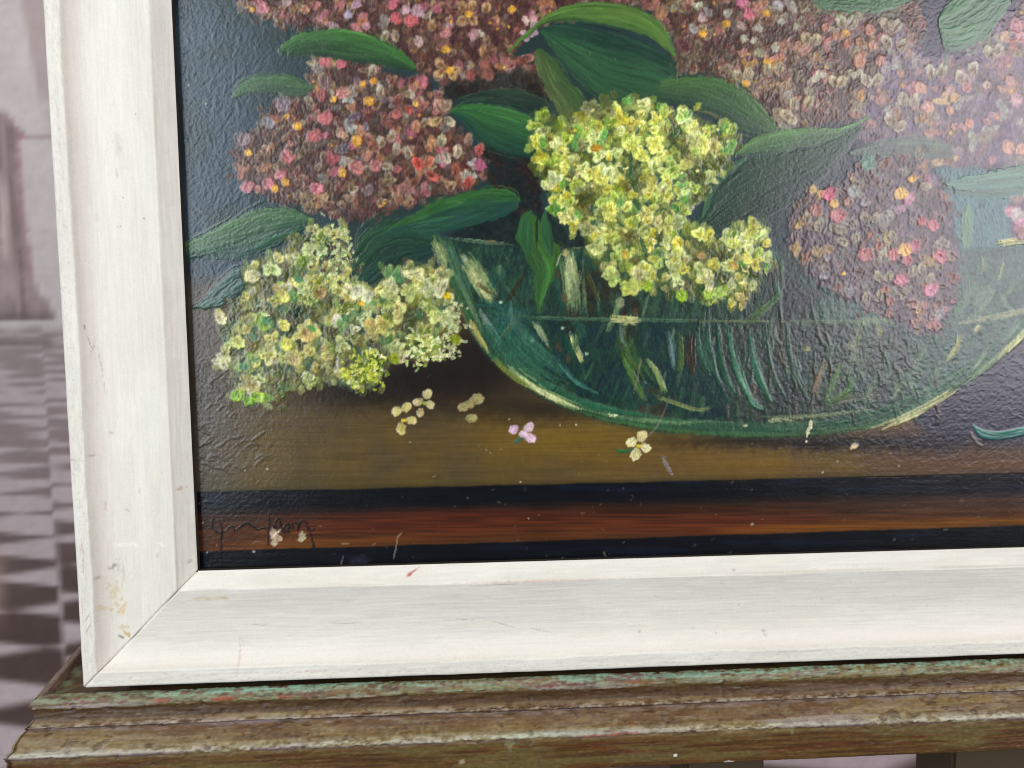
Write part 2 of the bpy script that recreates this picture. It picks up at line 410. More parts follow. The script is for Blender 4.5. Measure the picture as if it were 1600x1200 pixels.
PAL_YL = [(4, (178, 174, 92), (206, 200, 130), (128, 120, 50)), (2.6, (168, 176, 112), (198, 202, 150), (112, 124, 66)), (2.8, (130, 142, 66), (176, 182, 104), (88, 100, 38)),
          (1.4, (176, 162, 88), (198, 188, 122), (130, 112, 50)), (1.2, (186, 184, 146), (208, 206, 176), (140, 132, 84)), (1.3, (112, 138, 52), (150, 172, 72)), (.9, (84, 118, 62), (112, 142, 84))]
PAL_A, PAL_B, PAL_C, PAL_D, PAL_E = [pal_lil(P) for P in (PAL_A, PAL_B, PAL_C, PAL_D, PAL_E)]
OEYE = [(214, 152, 44), (206, 140, 52), (222, 172, 60)]
YEYE = [(190, 168, 50), (204, 184, 60)]

# ---- the lilac heads behind ----------------------------------------------------------------
mA = motif('painted_lilac_head', 'brown and pink lilac head along the upper left of the painting')
PA = [(352, -112), (352, -8), (385, 14), (430, 36), (480, 44), (530, 48), (580, 54), (620, 78), (648, 108), (690, 128), (770, 142), (846, 128), (838, 96), (800, 84), (845, 40), (905, 10), (1000, 10), (1000, -112)]
blob(PA, (58, 34, 32), (70, 46, 40), mo=mA, warp=9)
bloom(PA, PAL_A, 15, 5.6, mA, asp=(1.2, 1.7), centre=OEYE, cp=.12, under=(52, 36, 28), skip=.45, shade=lambda a, b: 1.18 - .6 * vn(a / 19, b / 19, 2))
mC = motif('painted_lilac_head', 'brown lilac head painted between the top leaf and the right edge')
PC = [(985, -112), (985, 0), (1020, 18), (1050, 60), (1060, 84), (1042, 96), (1040, 116), (1110, 112), (1160, 134), (1196, 168), (1222, 202), (1290, 196), (1400, 176), (1440, 90), (1440, -112)]
blob(PC, (62, 38, 32), (76, 58, 46), mo=mC, warp=8)
bloom(PC, PAL_C, 15.5, 5.7, mC, asp=(1.2, 1.7), centre=OEYE, cp=.1, under=(60, 42, 32), skip=.42, shade=lambda a, b: 1.16 - .55 * vn(a / 20, b / 20, 3) - .1 * float(a > 1300))
mD = motif('painted_lilac_head', 'faded mauve lilac head at the right edge of the painting')
PD = [(1395, 40), (1450, 88), (1500, 88), (1590, 8), (1745, -60), (1745, 262), (1600, 254), (1500, 268), (1420, 240), (1352, 226), (1335, 200), (1360, 150), (1380, 90)]
blob(PD, (82, 66, 84), (94, 82, 98), mo=mD, warp=12, h=1.2)
bloom(PD, PAL_D, 19, 6.2, mD, asp=(1.2, 1.7), centre=OEYE, cp=.1, skip=.45, under=(84, 70, 84), h=1.6, shade=lambda a, b: .98 - .15 * vn(a / 40, b / 40, 2))
mB = motif('painted_lilac_head', 'pink and russet lilac head above the pale yellow cluster at left')
PB = [(492, 92), (545, 90), (600, 108), (655, 128), (690, 150), (700, 182), (722, 214), (752, 236), (770, 256), (762, 280), (720, 300), (650, 316), (600, 338), (545, 348), (490, 330), (440, 316), (398, 304), (376, 280), (362, 244), (366, 220), (402, 204), (420, 172), (440, 152), (482, 150)]
blob(PB, (54, 36, 30), (74, 54, 48), mo=mB, warp=10)
bloom(PB, PAL_B, 15, 5.5, mB, asp=(1.2, 1.7), centre=OEYE, cp=.12, under=(50, 34, 28), skip=.45, shade=lambda a, b: 1.18 - .6 * vn(a / 19, b / 19, 4) )
mE = motif('painted_lilac_head', 'dark mauve lilac head hanging inside the right half of the bowl')
mF = motif('painted_lilac_head', 'small pink lilac head cut off by the right edge of view')

# gaps between heads: near-black greens and browns
blob([(780, 110), (850, 108), (862, 160), (760, 150), (700, 160), (690, 130)], (34, 40, 34), (40, 34, 28), warp=8)
blob([(755, 225), (845, 225), (850, 345), (800, 345), (770, 300), (760, 250)], (26, 32, 30), (38, 30, 26), warp=9)
blob([(770, 330), (940, 330), (950, 400), (700, 400), (700, 365)], (20, 32, 34), (28, 40, 36), warp=7)

def fl(cx, cy, r, c, n=4, eye=None, a0=0, mo=None, rim=None, core=None, sp=.9, h=2.2, asp=1.15):
    for q in range(n):
        if n == 4 and rs.rand() < .22: continue
        a = a0 + q * 6.283 / n + rs.randn() * .25; r_k = r * rs.uniform(.78, 1.12)
        petal(cx + math.cos(a) * r * sp, cy + math.sin(a) * r * sp, r_k * asp, r_k * .85, a, jit(np.array(c) * .95, 12), rim, core, h=h, mo=mo, rag=.35, al=rs.uniform(.7, 1))
    if eye is not None: petal(cx, cy, r * .5, r * .45, 0, eye, h=h, mo=mo)

def px(o, pts, s=4.0): return [(o[0] + a / s, o[1] + b / s) for a, b in pts]

# florets one can single out in the lilac heads
o = (260, 0)
for a, b, r, c in [(600, 40, 12, (196, 100, 112)), (720, 90, 9, (150, 70, 72)), (870, 60, 8, (176, 104, 70)), (1140, 95, 8, (150, 136, 176)), (1250, 160, 8, (190, 116, 140)), (1190, 30, 9, (170, 130, 160)),
                   (1420, 20, 11, (214, 84, 104)), (1435, 110, 11, (216, 70, 84)), (1530, 125, 11, (208, 80, 88)), (1500, 60, 9, (186, 140, 158)), (990, 130, 7, (180, 110, 84)),
                   (990, 390, 10, (206, 84, 100)), (1095, 400, 10, (198, 76, 92)), (1000, 510, 13, (112, 82, 78)), (1105, 580, 11, (206, 120, 110)), (735, 640, 15, (112, 96, 112)), (640, 765, 12, (124, 122, 140)),
                   (1000, 735, 14, (206, 92, 100)), (1440, 715, 9, (190, 84, 78)), (1515, 690, 8, (196, 56, 42)), (930, 850, 13, (190, 84, 86)), (1090, 830, 9, (188, 128, 104)), (495, 870, 13, (120, 96, 108)),
                   (755, 980, 11, (186, 84, 88)), (715, 1090, 10, (210, 104, 116)), (510, 1165, 12, (206, 108, 126)), (640, 1150, 11, (206, 100, 112)), (1190, 1045, 12, (206, 108, 98)), (1310, 1040, 12, (196, 98, 96)),
                   (940, 1180, 11, (214, 100, 116)), (1575, 1030, 9, (208, 62, 44)), (1440, 1060, 8, (176, 84, 78))]:
    x_, y_ = o[0] + a / 4, o[1] + b / 4
    petal(x_, y_, r * .92, r * .78, rs.rand() * 3, lil(c), lil(jit(np.array(c) * 1.12, 4)), None, h=2.6, rag=.4, mo=mB if b > 330 else mA)
for a, b, r in [(535, 60, 6), (1230, 525, 7), (1295, 505, 7), (1265, 635, 10), (1045, 620, 7), (755, 728, 6), (822, 790, 9), (1190, 880, 11), (510, 955, 7), (1100, 1078, 9), (745, 1140, 8), (680, 1180, 8), (1560, 650, 6)]:
    petal(o[0] + a / 4, o[1] + b / 4, r * .85, r * .75, rs.rand() * 3, jit((214, 154, 52), 8), None, (226, 176, 80), h=2.4, mo=mB if b > 330 else mA)
for a, b, an in [(1345, 885, -2.0), (1410, 850, -1.3), (1440, 930, -1.7), (1510, 950, -1.9), (1380, 1040, 0.1), (1520, 590, .2), (1370, 225, -1.1), (1430, 225, -1.9), (1340, 570, -1.5), (1290, 440, -1.5)]:
    petal(o[0] + a / 4, o[1] + b / 4, 10, 6.5, an, (150, 140, 116), (206, 204, 180), (120, 90, 60), h=2.4, mo=mB if b > 330 else mA)
o = (640, 0)
for a, b, r, c in [(20, 130, 12, (206, 76, 84)), (50, 70, 13, (190, 140, 158)), (60, 260, 10, (186, 148, 146)), (400, 220, 11, (188, 132, 140)), (600, 380, 9, (170, 90, 84)), (380, 470, 11, (150, 66, 60)), (470, 400, 11, (158, 78, 62)),
                   (440, 1030, 12, (182, 72, 116)), (480, 460, 14, (140, 76, 60)), (50, 1010, 8, (206, 72, 60)), (330, 140, 10, (190, 140, 100))]:
    petal(o[0] + a / 4, o[1] + b / 4, r * .9, r * .75, rs.rand() * 3, lil(c, .72), None, None, h=2.4, rag=.3, mo=mA if b < 600 else mB)
for a, b, an in [(330, 40, -1.9), (390, 35, -1.2), (190, 400, -2.5), (290, 440, -.3), (190, 460, 2.6), (270, 470, 1.2), (325, 130, 2.3), (400, 130, .8), (140, 160, -1.5), (480, 50, -1.4)]:
    petal(o[0] + a / 4, o[1] + b / 4, 9.5, 7, an, (158, 126, 82), (200, 172, 124), (120, 76, 44), h=2.2, mo=mA)
for a, b in [(370, 85), (640, 60), (250, 440), (225, 310)]: petal(o[0] + a / 4, o[1] + b / 4, 7, 6, 0, (214, 158, 50), h=2.2, mo=mA)
for a, b, an, c in [(180, 660, -1.9, (168, 128, 106)), (235, 660, -1.1, (156, 130, 100)), (165, 760, 2.6, (178, 150, 96)), (250, 760, .6, (160, 152, 120)), (200, 880, -1.4, (166, 160, 122)), (300, 945, -1.5, (190, 168, 140)), (40, 790, -1.5, (180, 120, 90)),
                    (140, 890, -1.7, (168, 126, 80)), (230, 980, 1.3, (170, 156, 130)), (50, 1020, -2.2, (184, 66, 54)), (120, 1010, -1.1, (170, 92, 66)), (290, 1060, -1.5, (136, 70, 50)), (140, 1100, .5, (160, 72, 58)), (370, 870, -1.5, (140, 110, 90)), (370, 1140, -1.4, (160, 66, 58)), (440, 930, -1.2, (178, 80, 70))]:
    petal(o[0] + a / 4, o[1] + b / 4, 11, 7, an, c, np.minimum(np.array(c) * 1.28 + 10, 235), np.array(c) * .72, h=2.3, mo=mB)
o = (940, 0)
for a, b, r, c in [(880, 20, 12, (214, 100, 136)), (920, 85, 12, (208, 84, 112)), (625, 110, 9, (180, 150, 150)), (1100, 30, 11, (168, 166, 166)), (785, 80, 9, (168, 164, 142)), (980, 175, 9, (166, 168, 146)), (570, 190, 7, (150, 154, 156)), (1120, 130, 7, (160, 162, 140)),
                   (1215, 165, 8, (158, 156, 128)), (870, 160, 9, (160, 132, 122)), (730, 190, 9, (156, 84, 72)), (370, 80, 13, (166, 110, 66)), (985, 330, 10, (150, 148, 110)), (1080, 300, 8, (168, 168, 140)), (890, 240, 8, (166, 166, 140)), (950, 250, 7, (176, 174, 148))]:
    petal(o[0] + a / 4, o[1] + b / 4, r * .9, r * .7, rs.rand() * 3, lil(c, .72), None, None, h=2.3, rag=.3, mo=mC)
for a, b in [(780, 148), (630, 210), (1030, 85), (1035, 385), (900, 520), (1520, 210)]: petal(o[0] + a / 4, o[1] + b / 4, 7, 6, 0, (206, 150, 50), h=2.0, mo=mC)
for a, b, an in [(850, 475, -2.1), (915, 460, -1.3), (1035, 440, -1.6), (1105, 430, -1.4), (1490, 130, -2.0), (1565, 130, -1.1), (1275, 240, -1.9), (1335, 250, -1.2), (1145, 720, -2.4), (1180, 745, .6), (1450, 510, -2.2), (1500, 510, -1.0), (1200, 650, -1.6), (1290, 640, -1.4)]:
    petal(o[0] + a / 4, o[1] + b / 4, 11, 8, an, (150, 140, 104), (188, 178, 138), (120, 96, 62), h=2.3, mo=mC)
o = (1200, 0)
for a, b, an in [(460, 140, -2.0), (525, 140, -1.1), (730, 150, -2.0), (800, 160, -1.0), (610, 500, -2.1), (680, 500, -1.0), (740, 260, -2), (840, 280, -.8), (1015, 450, -1.9), (1085, 440, -1.2), (1200, 480, -1.7), (1280, 430, -1.2), (840, 620, -1.8), (910, 630, -1.2), (760, 750, -2.1), (820, 790, -.6), (1440, 310, -1.2), (1380, 330, -2)]:
    petal(o[0] + a / 4, o[1] + b / 4, 12, 8.5, an, (146, 138, 112), (178, 174, 150), (118, 96, 74), h=2.3, mo=mC if a < 900 else mD)
for a, b, r, c in [(635, 190, 11, (190, 116, 84)), (435, 225, 11, (170, 108, 70)), (500, 270, 10, (176, 100, 76)), (575, 265, 10, (166, 104, 74)), (655, 280, 10, (190, 130, 100)), (570, 380, 13, (186, 112, 74)), (705, 380, 11, (178, 112, 92)), (360, 170, 9, (176, 110, 84)),
                   (950, 550, 13, (204, 142, 116)), (995, 665, 12, (206, 138, 118)), (1240, 545, 11, (192, 116, 112)), (1135, 560, 10, (176, 128, 126)), (1135, 690, 8, (206, 136, 100)), (1165, 610, 10, (206, 158, 86)), (1260, 770, 9, (196, 128, 106)), (1165, 790, 8, (178, 108, 100)),
                   (1555, 160, 15, (196, 112, 126)), (1480, 230, 11, (206, 158, 122)), (1580, 230, 11, (206, 132, 136)), (1550, 620, 13, (190, 136, 150)), (1500, 920, 13, (206, 140, 112)), (1585, 930, 12, (206, 140, 116)), (1365, 760, 8, (176, 116, 108)), (1510, 500, 10, (176, 116, 106)), (1365, 530, 8, (196, 160, 136))]:
    petal(o[0] + a / 4, o[1] + b / 4, r * .88, r * .75, rs.rand() * 3, lil(c, .72), None, None, h=2.4, rag=.3, mo=mC if a < 900 else mD)

# ---- leaves behind and among the flowers ---------------------------------------------------
def dull(c):
    c = np.array(c, float); g = c.mean(); return (g + (c - g) * .88) * np.array([.96, .95, .80])

def leaf(label, top, bot, c1, c2, **kw):
    c1 = dull(c1); c2 = dull(c2)
    kw['streak'] = kw.get('streak', .3) * .62
    m = motif('painted_leaf', label)
    kw.setdefault('rough', 4.0); kw['soft'] = max(kw.get('soft', .12), .17)
    if kw.get('mid') is not None: kw['mid'] = (dull(kw['mid'][0]), kw['mid'][1], kw['mid'][2])
    strip(top, bot, c1, c2, mo=m, **kw)
    T, L1 = resample(top, 40); B, L2 = resample(bot, 40)
    Wm = np.max(np.hypot(*(T - B).T)); hh = kw.get('h', 1.2)
    for q in range(int(Wm * .75 + 6)):
        v = np.clip(rs.uniform(-.03, 1.03) + rs.randn() * .01, -.04, 1.04); t0 = rs.uniform(0, .75); t1 = min(1, t0 + rs.uniform(.12, .5))
        k0, k1 = int(t0 * 39), int(t1 * 39) + 1
        if k1 - k0 < 4: continue
        drift = np.linspace(0, rs.randn() * .06, k1 - k0)[:, None]
        C = T[k0:k1] * (1 - v - drift) + B[k0:k1] * (v + drift)
        mm = k1 - k0; w_ = rs.uniform(.6, 2.2) * np.minimum(1, np.minimum(np.arange(mm) + .5, mm - np.arange(mm)) / (mm * .3))[:, None]
        d = np.gradient(C, axis=0); d /= np.hypot(*d.T)[:, None] + 1e-6; nn = np.stack([-d[:, 1], d[:, 0]], 1) * w_
        base = np.array(c1) * (1 - v) + np.array(c2) * v
        f = rs.uniform(.7, 1.3)
        col = base * f + (np.array([14, 16, 4]) if f > 1.12 else 0)
        strip(C - nn, C + nn, jit(col, 4), jit(col, 4), a=rs.uniform(.14, .48), soft=.3, streak=.3, h=hh * rs.uniform(.5, 1.3), rough=1.5)
    return m
leaf('bright green arched leaf at the top left of the bouquet', [(436, 78), (455, 58), (480, 48), (520, 43), (560, 47), (600, 62), (640, 90), (651, 104)],
     [(436, 82), (455, 90), (490, 90), (540, 98), (590, 104), (640, 114), (650, 110)], (62, 118, 60), (34, 66, 50), streak=.35, h=1.3, soft=.16, light=(120, 160, 120), lightp=.05)
leaf('soft pale green leaf left of the pink lilac head', [(362, 152), (375, 128), (408, 115), (440, 114), (470, 122), (492, 136)],
     [(362, 156), (385, 150), (420, 148), (450, 154), (476, 154), (492, 140)], (70, 112, 74), (54, 84, 66), a=.85, soft=.3, streak=.3, h=1.0)
leaf('grey green leaf cut off by the top edge of view', [(1262, -12), (1300, -50), (1380, -50), (1430, -20)], [(1265, 2), (1300, 22), (1370, 24), (1425, 5)], (58, 92, 76), (70, 112, 84), endsoft=.05, streak=.4)
leaf('dark narrow leaf left of the broad central leaves', [(716, 152), (760, 141), (800, 138), (845, 150), (858, 165)], [(716, 156), (770, 162), (820, 174), (860, 172)], (44, 66, 58), (30, 52, 50), streak=.5, fine=2.2)
leaf('dark teal leaf below the lit leaf at the top of the bouquet', [(842, 44), (880, 34), (930, 40), (980, 50), (1020, 66), (1056, 92)],
     [(848, 52), (872, 92), (905, 128), (945, 160), (1000, 170), (1058, 168)], (24, 56, 56), (44, 84, 62), mid=((44, 92, 68), .55, .3), streak=.22, h=.8)
leaf('lit olive green leaf topping the central leaves', [(792, 80), (815, 58), (842, 34), (875, 12), (920, 2), (975, 5), (1018, 24), (1040, 46), (1056, 86)],
     [(794, 82), (822, 62), (850, 38), (900, 34), (950, 42), (1000, 54), (1030, 72), (1054, 90)], (76, 116, 58), (60, 100, 52), mid=((92, 130, 62), .5, .3), streak=.22, h=.8)
leaf('olive leaf hanging from the stem towards the yellow florets', [(834, 82), (838, 112), (850, 142), (866, 170), (880, 196)], [(844, 74), (872, 94), (890, 124), (920, 152), (912, 196)],
     (92, 108, 72), (54, 86, 54), gam=.45, streak=.18, h=.7)
leaf('broad dark leaf left of the yellow florets', [(702, 172), (730, 160), (770, 160), (810, 168), (838, 182), (848, 200)], [(704, 178), (728, 196), (750, 226), (782, 243), (815, 251), (842, 248)],
     (58, 118, 60), (26, 66, 62), gam=.8, streak=.25, h=.9)
leaf('mid green leaf right of the yellow florets', [(1032, 124), (1080, 116), (1120, 118), (1160, 136), (1192, 166), (1216, 196)], [(1030, 160), (1080, 172), (1120, 190), (1152, 208), (1182, 216), (1208, 214)],
     (70, 112, 64), (40, 70, 62), streak=.25, h=.9)
stroke([(1085, 174), (1110, 178), (1140, 194), (1150, 202)], 5, (104, 104, 62), a=.7)
leaf('dark teal leaf mass right of the yellow florets', [(1088, 344), (1108, 292), (1150, 252), (1205, 236), (1280, 226), (1346, 190)], [(1096, 372), (1130, 368), (1182, 348), (1232, 322), (1290, 282), (1348, 204)],
     (34, 68, 54), (30, 56, 52), streak=.35, fine=3, lng=30, h=1.2, light=(110, 146, 140), lightp=.03)
leaf('long light green leaf pointing to the right', [(1148, 240), (1176, 216), (1216, 203), (1262, 198), (1312, 200), (1358, 180)], [(1148, 246), (1200, 240), (1250, 234), (1300, 220), (1354, 188)], (84, 128, 78), (56, 92, 70), streak=.3, h=1.0)
stroke([(1098, 340), (1112, 300), (1136, 270), (1166, 246)], 14, (64, 104, 66), (44, 78, 60), mo=None)
leaf('grey green thickly brushed leaf near the upper right', [(1466, 30), (1480, 6), (1500, -14), (1540, -40), (1574, -30)], [(1468, 48), (1478, 84), (1508, 86), (1548, 60), (1578, 10)], (84, 124, 102), (70, 108, 92), streak=.45, fine=3, lng=30, h=2.0, soft=.08)
stroke([(1480, 78), (1476, 96), (1474, 108)], 7, (80, 112, 100), a=.7)
leaf('dim grey green leaf under the mauve lilac head', [(1326, 236), (1380, 214), (1440, 208), (1486, 222)], [(1330, 244), (1380, 250), (1440, 256), (1490, 250)], (84, 104, 104), (74, 92, 92), a=.8, soft=.35, streak=.35)
blob([(1462, 262), (1520, 262), (1600, 300), (1745, 300), (1745, 395), (1560, 400), (1500, 402), (1486, 340)], (72, 108, 108), (64, 96, 94), warp=7, tex=.25, asp=.35, h=1.6)
leaf('teal leaf lying flat at the right edge of view', [(1474, 284), (1520, 272), (1560, 262), (1610, 254), (1745, 240)], [(1474, 298), (1505, 308), (1560, 314), (1610, 308), (1745, 300)], (86, 126, 124), (72, 112, 116), streak=.5, fine=2.6, lng=50, h=2.4, soft=.1)
stroke([(1512, 318), (1511, 350), (1508, 396)], 22, (92, 124, 88), a=.8, h=1.6)
leaf('thickly painted green leaf touching the left edge', [(286, 380), (330, 358), (370, 338), (402, 324), (430, 320), (462, 328), (490, 342)], [(286, 408), (340, 404), (384, 404), (420, 394), (450, 380), (474, 364), (490, 346)],
     (72, 112, 78), (34, 74, 72), streak=.45, fine=2.4, lng=26, h=2.6, soft=.08)
leaf('small slate blue leaf with heavy ridges', [(300, 480), (322, 462), (345, 434), (366, 418), (392, 414)], [(302, 483), (340, 482), (368, 470), (396, 456), (408, 440)], (66, 98, 108), (52, 82, 86), streak=.9, fine=2.8, lng=20, h=4.0, soft=.08)
leaf('dark green leaf mass left of the bowl', [(548, 392), (570, 352), (606, 336), (650, 344), (686, 366)], [(552, 470), (590, 466), (630, 424), (668, 404), (684, 388)], (34, 74, 56), (24, 56, 58), streak=.55, fine=3, lng=36, h=1.6, light=(96, 134, 140), lightp=.05)
leaf('long green leaf pointing right above the bowl rim', [(606, 358), (650, 330), (690, 308), (740, 294), (780, 291), (806, 299), (812, 312)], [(608, 362), (655, 366), (700, 364), (742, 356), (780, 346), (808, 328)],
     (48, 104, 52), (28, 70, 68), streak=.32, h=1.0, mid=((30, 74, 76), .62, .2))

# ---- the glass bowl ------------------------------------------------------------------------
mo_b = motif('painted_glass_bowl', 'green glass bowl of water painted below the flowers')
OUT = [(674, 368), (688, 408), (704, 445), (722, 488), (738, 524), (766, 562), (806, 596), (868, 632), (938, 657), (1020, 674), (1100, 682), (1200, 685), (1290, 680), (1366, 668), (1440, 641), (1500, 606), (1552, 568), (1604, 522), (1662, 455), (1700, 395)]
rimtop = [(674, 368), (720, 376), (780, 382), (860, 386), (1000, 392), (1200, 398), (1400, 396), (1550, 388), (1700, 380)]
poly = [tuple(q) for q in resample(OUT, 60)[0]] + [tuple(q) for q in resample(rimtop, 30)[0][::-1]]
blob(poly, (42, 72, 52), (28, 52, 44), warp=2.5, wsc=20, mo=mo_b, tex=.3, tsc=4, asp=.4, h=.5, a=.94)
blob([(1290, 400), (1700, 395), (1660, 455), (1560, 560), (1440, 636), (1340, 660), (1280, 560)], (74, 96, 88), (64, 90, 74), warp=16, a=.6, tex=.35, h=1.6)
blob([(760, 500), (1120, 502), (1300, 510), (1300, 640), (1100, 655), (930, 630), (820, 570)], (18, 42, 46), (26, 54, 44), warp=9, a=.8, tex=.25, asp=.5)
blob([(1120, 505), (1420, 505), (1420, 640), (1300, 660), (1140, 660)], (44, 58, 50), (50, 54, 48), warp=14, a=.75, tex=.5, h=1.3)
blob([(880, 420), (940, 420), (1000, 470), (990, 560), (960, 500), (880, 520)], (42, 34, 22), (30, 44, 36), warp=8, a=.7)
blob([(1150, 470), (1230, 400), (1300, 420), (1260, 500), (1150, 520)], (34, 54, 46), (40, 40, 38), warp=9, a=.8)
blob([(985, 600), (1040, 610), (1040, 660), (960, 650)], (66, 52, 36), (30, 60, 48), warp=8, a=.6)
# foot band of the bowl
inn = [(700, 372), (716, 410), (736, 452), (760, 496), (790, 536), (830, 574), (890, 610), (960, 634), (1040, 650), (1120, 656), (1210, 658), (1290, 654), (1360, 640), (1420, 616), (1480, 584), (1530, 548), (1580, 502), (1630, 440), (1664, 392)]
strip(inn, OUT, (54, 92, 62), (64, 102, 52), mid=((42, 82, 58), .45, .3), streak=.3, fine=2.6, lng=60, h=.9, a=.72, soft=.2, mo=mo_b)
def bs(pts, w, c, a=.8, h=1.0, dry=.0, w2=None, hair=1.0, mo=None, **kw):
    """a drag of a nearly dry bristle brush: many fine hairs of paint that start and stop unevenly"""
    mo = mo_b if mo is None else mo
    c = np.array(c, float) * np.array([1.03, 1.0, .90])
    P, L = resample(pts, 28)
    d = np.gradient(P, axis=0); d /= np.hypot(*d.T)[:, None] + 1e-6
    nrm = np.stack([-d[:, 1], d[:, 0]], 1); t = np.linspace(0, 1, 28)
    wd = w + ((w2 if w2 is not None else w * .7) - w) * t
    W = w * 1.15
    if w > 6: strip(P - nrm * wd[:, None] * .42, P + nrm * wd[:, None] * .42, c * .88, c * .94, a=a * (.75 if a >= .7 else .42), soft=.5, endsoft=.25, streak=.5, h=h * .5, mo=mo if a > .6 else None)
    nf = int(max(2, w * .95 * hair))
    for q in range(nf):
        o_ = (q + .5) / nf - .5 + rs.randn() * .06
        t0 = abs(rs.randn()) * .13 * (1 + 2 * abs(o_)); t1 = 1 - abs(rs.randn()) * .16 * (1 + 2 * abs(o_))
        if t1 - t0 < .15: continue
        k0, k1 = int(t0 * 27), max(int(t0 * 27) + 3, int(t1 * 27) + 1)
        Q = (P + nrm * (o_ * wd * 1.15)[:, None])[k0:k1]
        if len(Q) < 3: continue
        hw = rs.uniform(.55, 1.15); m = len(Q)
        tp = np.minimum(1, np.minimum(np.arange(m) + .6, m - np.arange(m) - .4) / (m * .3))[:, None] * hw
        n_ = nrm[k0:k0 + m] * tp
        strip(Q - n_, Q + n_, jit(c * rs.uniform(.86, 1.16), 5), jit(c, 4), a=a * rs.uniform(.5, 1.0) * (1 - .3 * dry), soft=.25, streak=.3, h=h * rs.uniform(.7, 1.6), rough=1.0, mo=mo if a > .6 else None)
# left lit wall of the glass
o = (600, 280)
bs(px(o, [(310, 370), (360, 470), (390, 590)]), 17, (122, 138, 98), .85, h=1.6)
bs(px(o, [(380, 380), (440, 560), (520, 740), (640, 1000)]), 9, (96, 122, 88), .6)
bs(px(o, [(400, 380), (470, 560), (560, 760)]), 18, (58, 96, 78), .6)
bs(px(o, [(500, 480), (600, 600), (700, 760)]), 24, (108, 132, 92), .7, dry=.18)
bs(px(o, [(510, 520), (590, 640), (680, 780)]), 24, (134, 150, 108), .75, w2=22); bs(px(o, [(530, 540), (600, 660), (680, 790)]), 9, (168, 178, 134), .8)
bs(px(o, [(570, 640), (650, 700), (690, 720)]), 6, (74, 64, 36), .7)
bs(px(o, [(490, 470), (520, 540)]), 7, (140, 152, 116), .8)
bs(px(o, [(590, 800), (660, 920), (760, 1060)]), 10, (120, 140, 136), .7, dry=.25)
bs(px(o, [(560, 780), (700, 800), (1000, 860)]), 20, (34, 76, 70), .6)
bs(px(o, [(540, 880), (590, 980), (660, 1090)]), 8, (158, 154, 92), .75, h=1.6)
bs(px(o, [(450, 780), (520, 900), (620, 1060)]), 3.2, (108, 118, 78), .6)
bs(px(o, [(650, 850), (800, 1000), (980, 1140), (1080, 1190)]), 60, (34, 84, 74), .55, dry=.25, lng=60)
bs(px(o, [(640, 880), (860, 900), (940, 950)]), 30, (40, 84, 80), .5)
bs(px(o, [(700, 540), (740, 640)]), 18, (38, 74, 66), .6)
bs(px(o, [(715, 530), (725, 620)]), 6, (74, 104, 80), .7)
bs(px(o, [(760, 660), (840, 780)]), 7, (52, 84, 72), .6)
for i in range(26):
    a = rs.uniform(640, 1560); b = rs.uniform(480, 1100); dx = rs.uniform(10, 90)
    bs(px(o, [(a, b), (a + dx * .5, b + rs.uniform(60, 120)), (a + dx, b + rs.uniform(140, 240))]), rs.uniform(3, 10), jit((36, 72, 66), 10), .5)
bs(px(o, [(400, 366), (560, 385), (700, 400), (860, 410)]), 6, (84, 112, 92), .8)
bs(px(o, [(640, 380), (700, 396)]), 4, (156, 120, 70), .7)
bs(px(o, [(900, 428), (980, 430), (1100, 436)]), 5.5, (206, 190, 140), .95, h=2.2)
bs(px(o, [(1100, 436), (1250, 430)]), 3, (90, 104, 76), .8)
bs(px(o, [(1140, 450), (1170, 620), (1190, 860)]), 25, (96, 122, 88), .75, w2=24, h=1.2)
bs(px(o, [(1150, 460), (1175, 700), (1180, 800)]), 17, (140, 156, 118), .8, w2=14); bs(px(o, [(1150, 460), (1170, 600)]), 8, (176, 184, 146), .8)
bs(px(o, [(1240, 480), (1250, 700), (1280, 900)]), 5, (84, 112, 84), .7)
bs(px(o, [(1120, 450), (1150, 470)]), 10, (176, 168, 116), .8)
bs(px(o, [(1200, 870), (1240, 1000)]), 16, (34, 72, 66), .7)
bs(px(o, [(940, 880), (980, 960), (1050, 1080)]), 9, (140, 156, 130), .75, dry=.22)
bs(px(o, [(1170, 950), (1200, 1060), (1250, 1160)]), 9, (176, 184, 128), .9, w2=6, h=1.8)
bs(px(o, [(1240, 1170), (1270, 1110)]), 7, (30, 60, 44), .8)
for a, b in [(925, 1010), (730, 770), (1265, 1092), (1115, 932), (500, 500)]: petal(o[0] + a / 4, o[1] + b / 4, 3, 2.5, 0, (150, 176, 150), h=2.4, mo=mo_b)
for a, b in [(1130, 740), (1085, 590), (1150, 1120), (1090, 1050), (1570, 830)]: petal(o[0] + a / 4, o[1] + b / 4, 7, 5, 1.2, (92, 68, 44), h=1.2, mo=mo_b, al=.6, rag=.5)
bs(px(o, [(1250, 560), (1300, 660), (1350, 790)]), 8, (58, 66, 32), .7)
bs(px(o, [(1440, 700), (1470, 830)]), 15, (50, 78, 60), .6)
petal(969, 472, 9, 7, 1.5, (128, 128, 92), h=1.5, mo=mo_b)
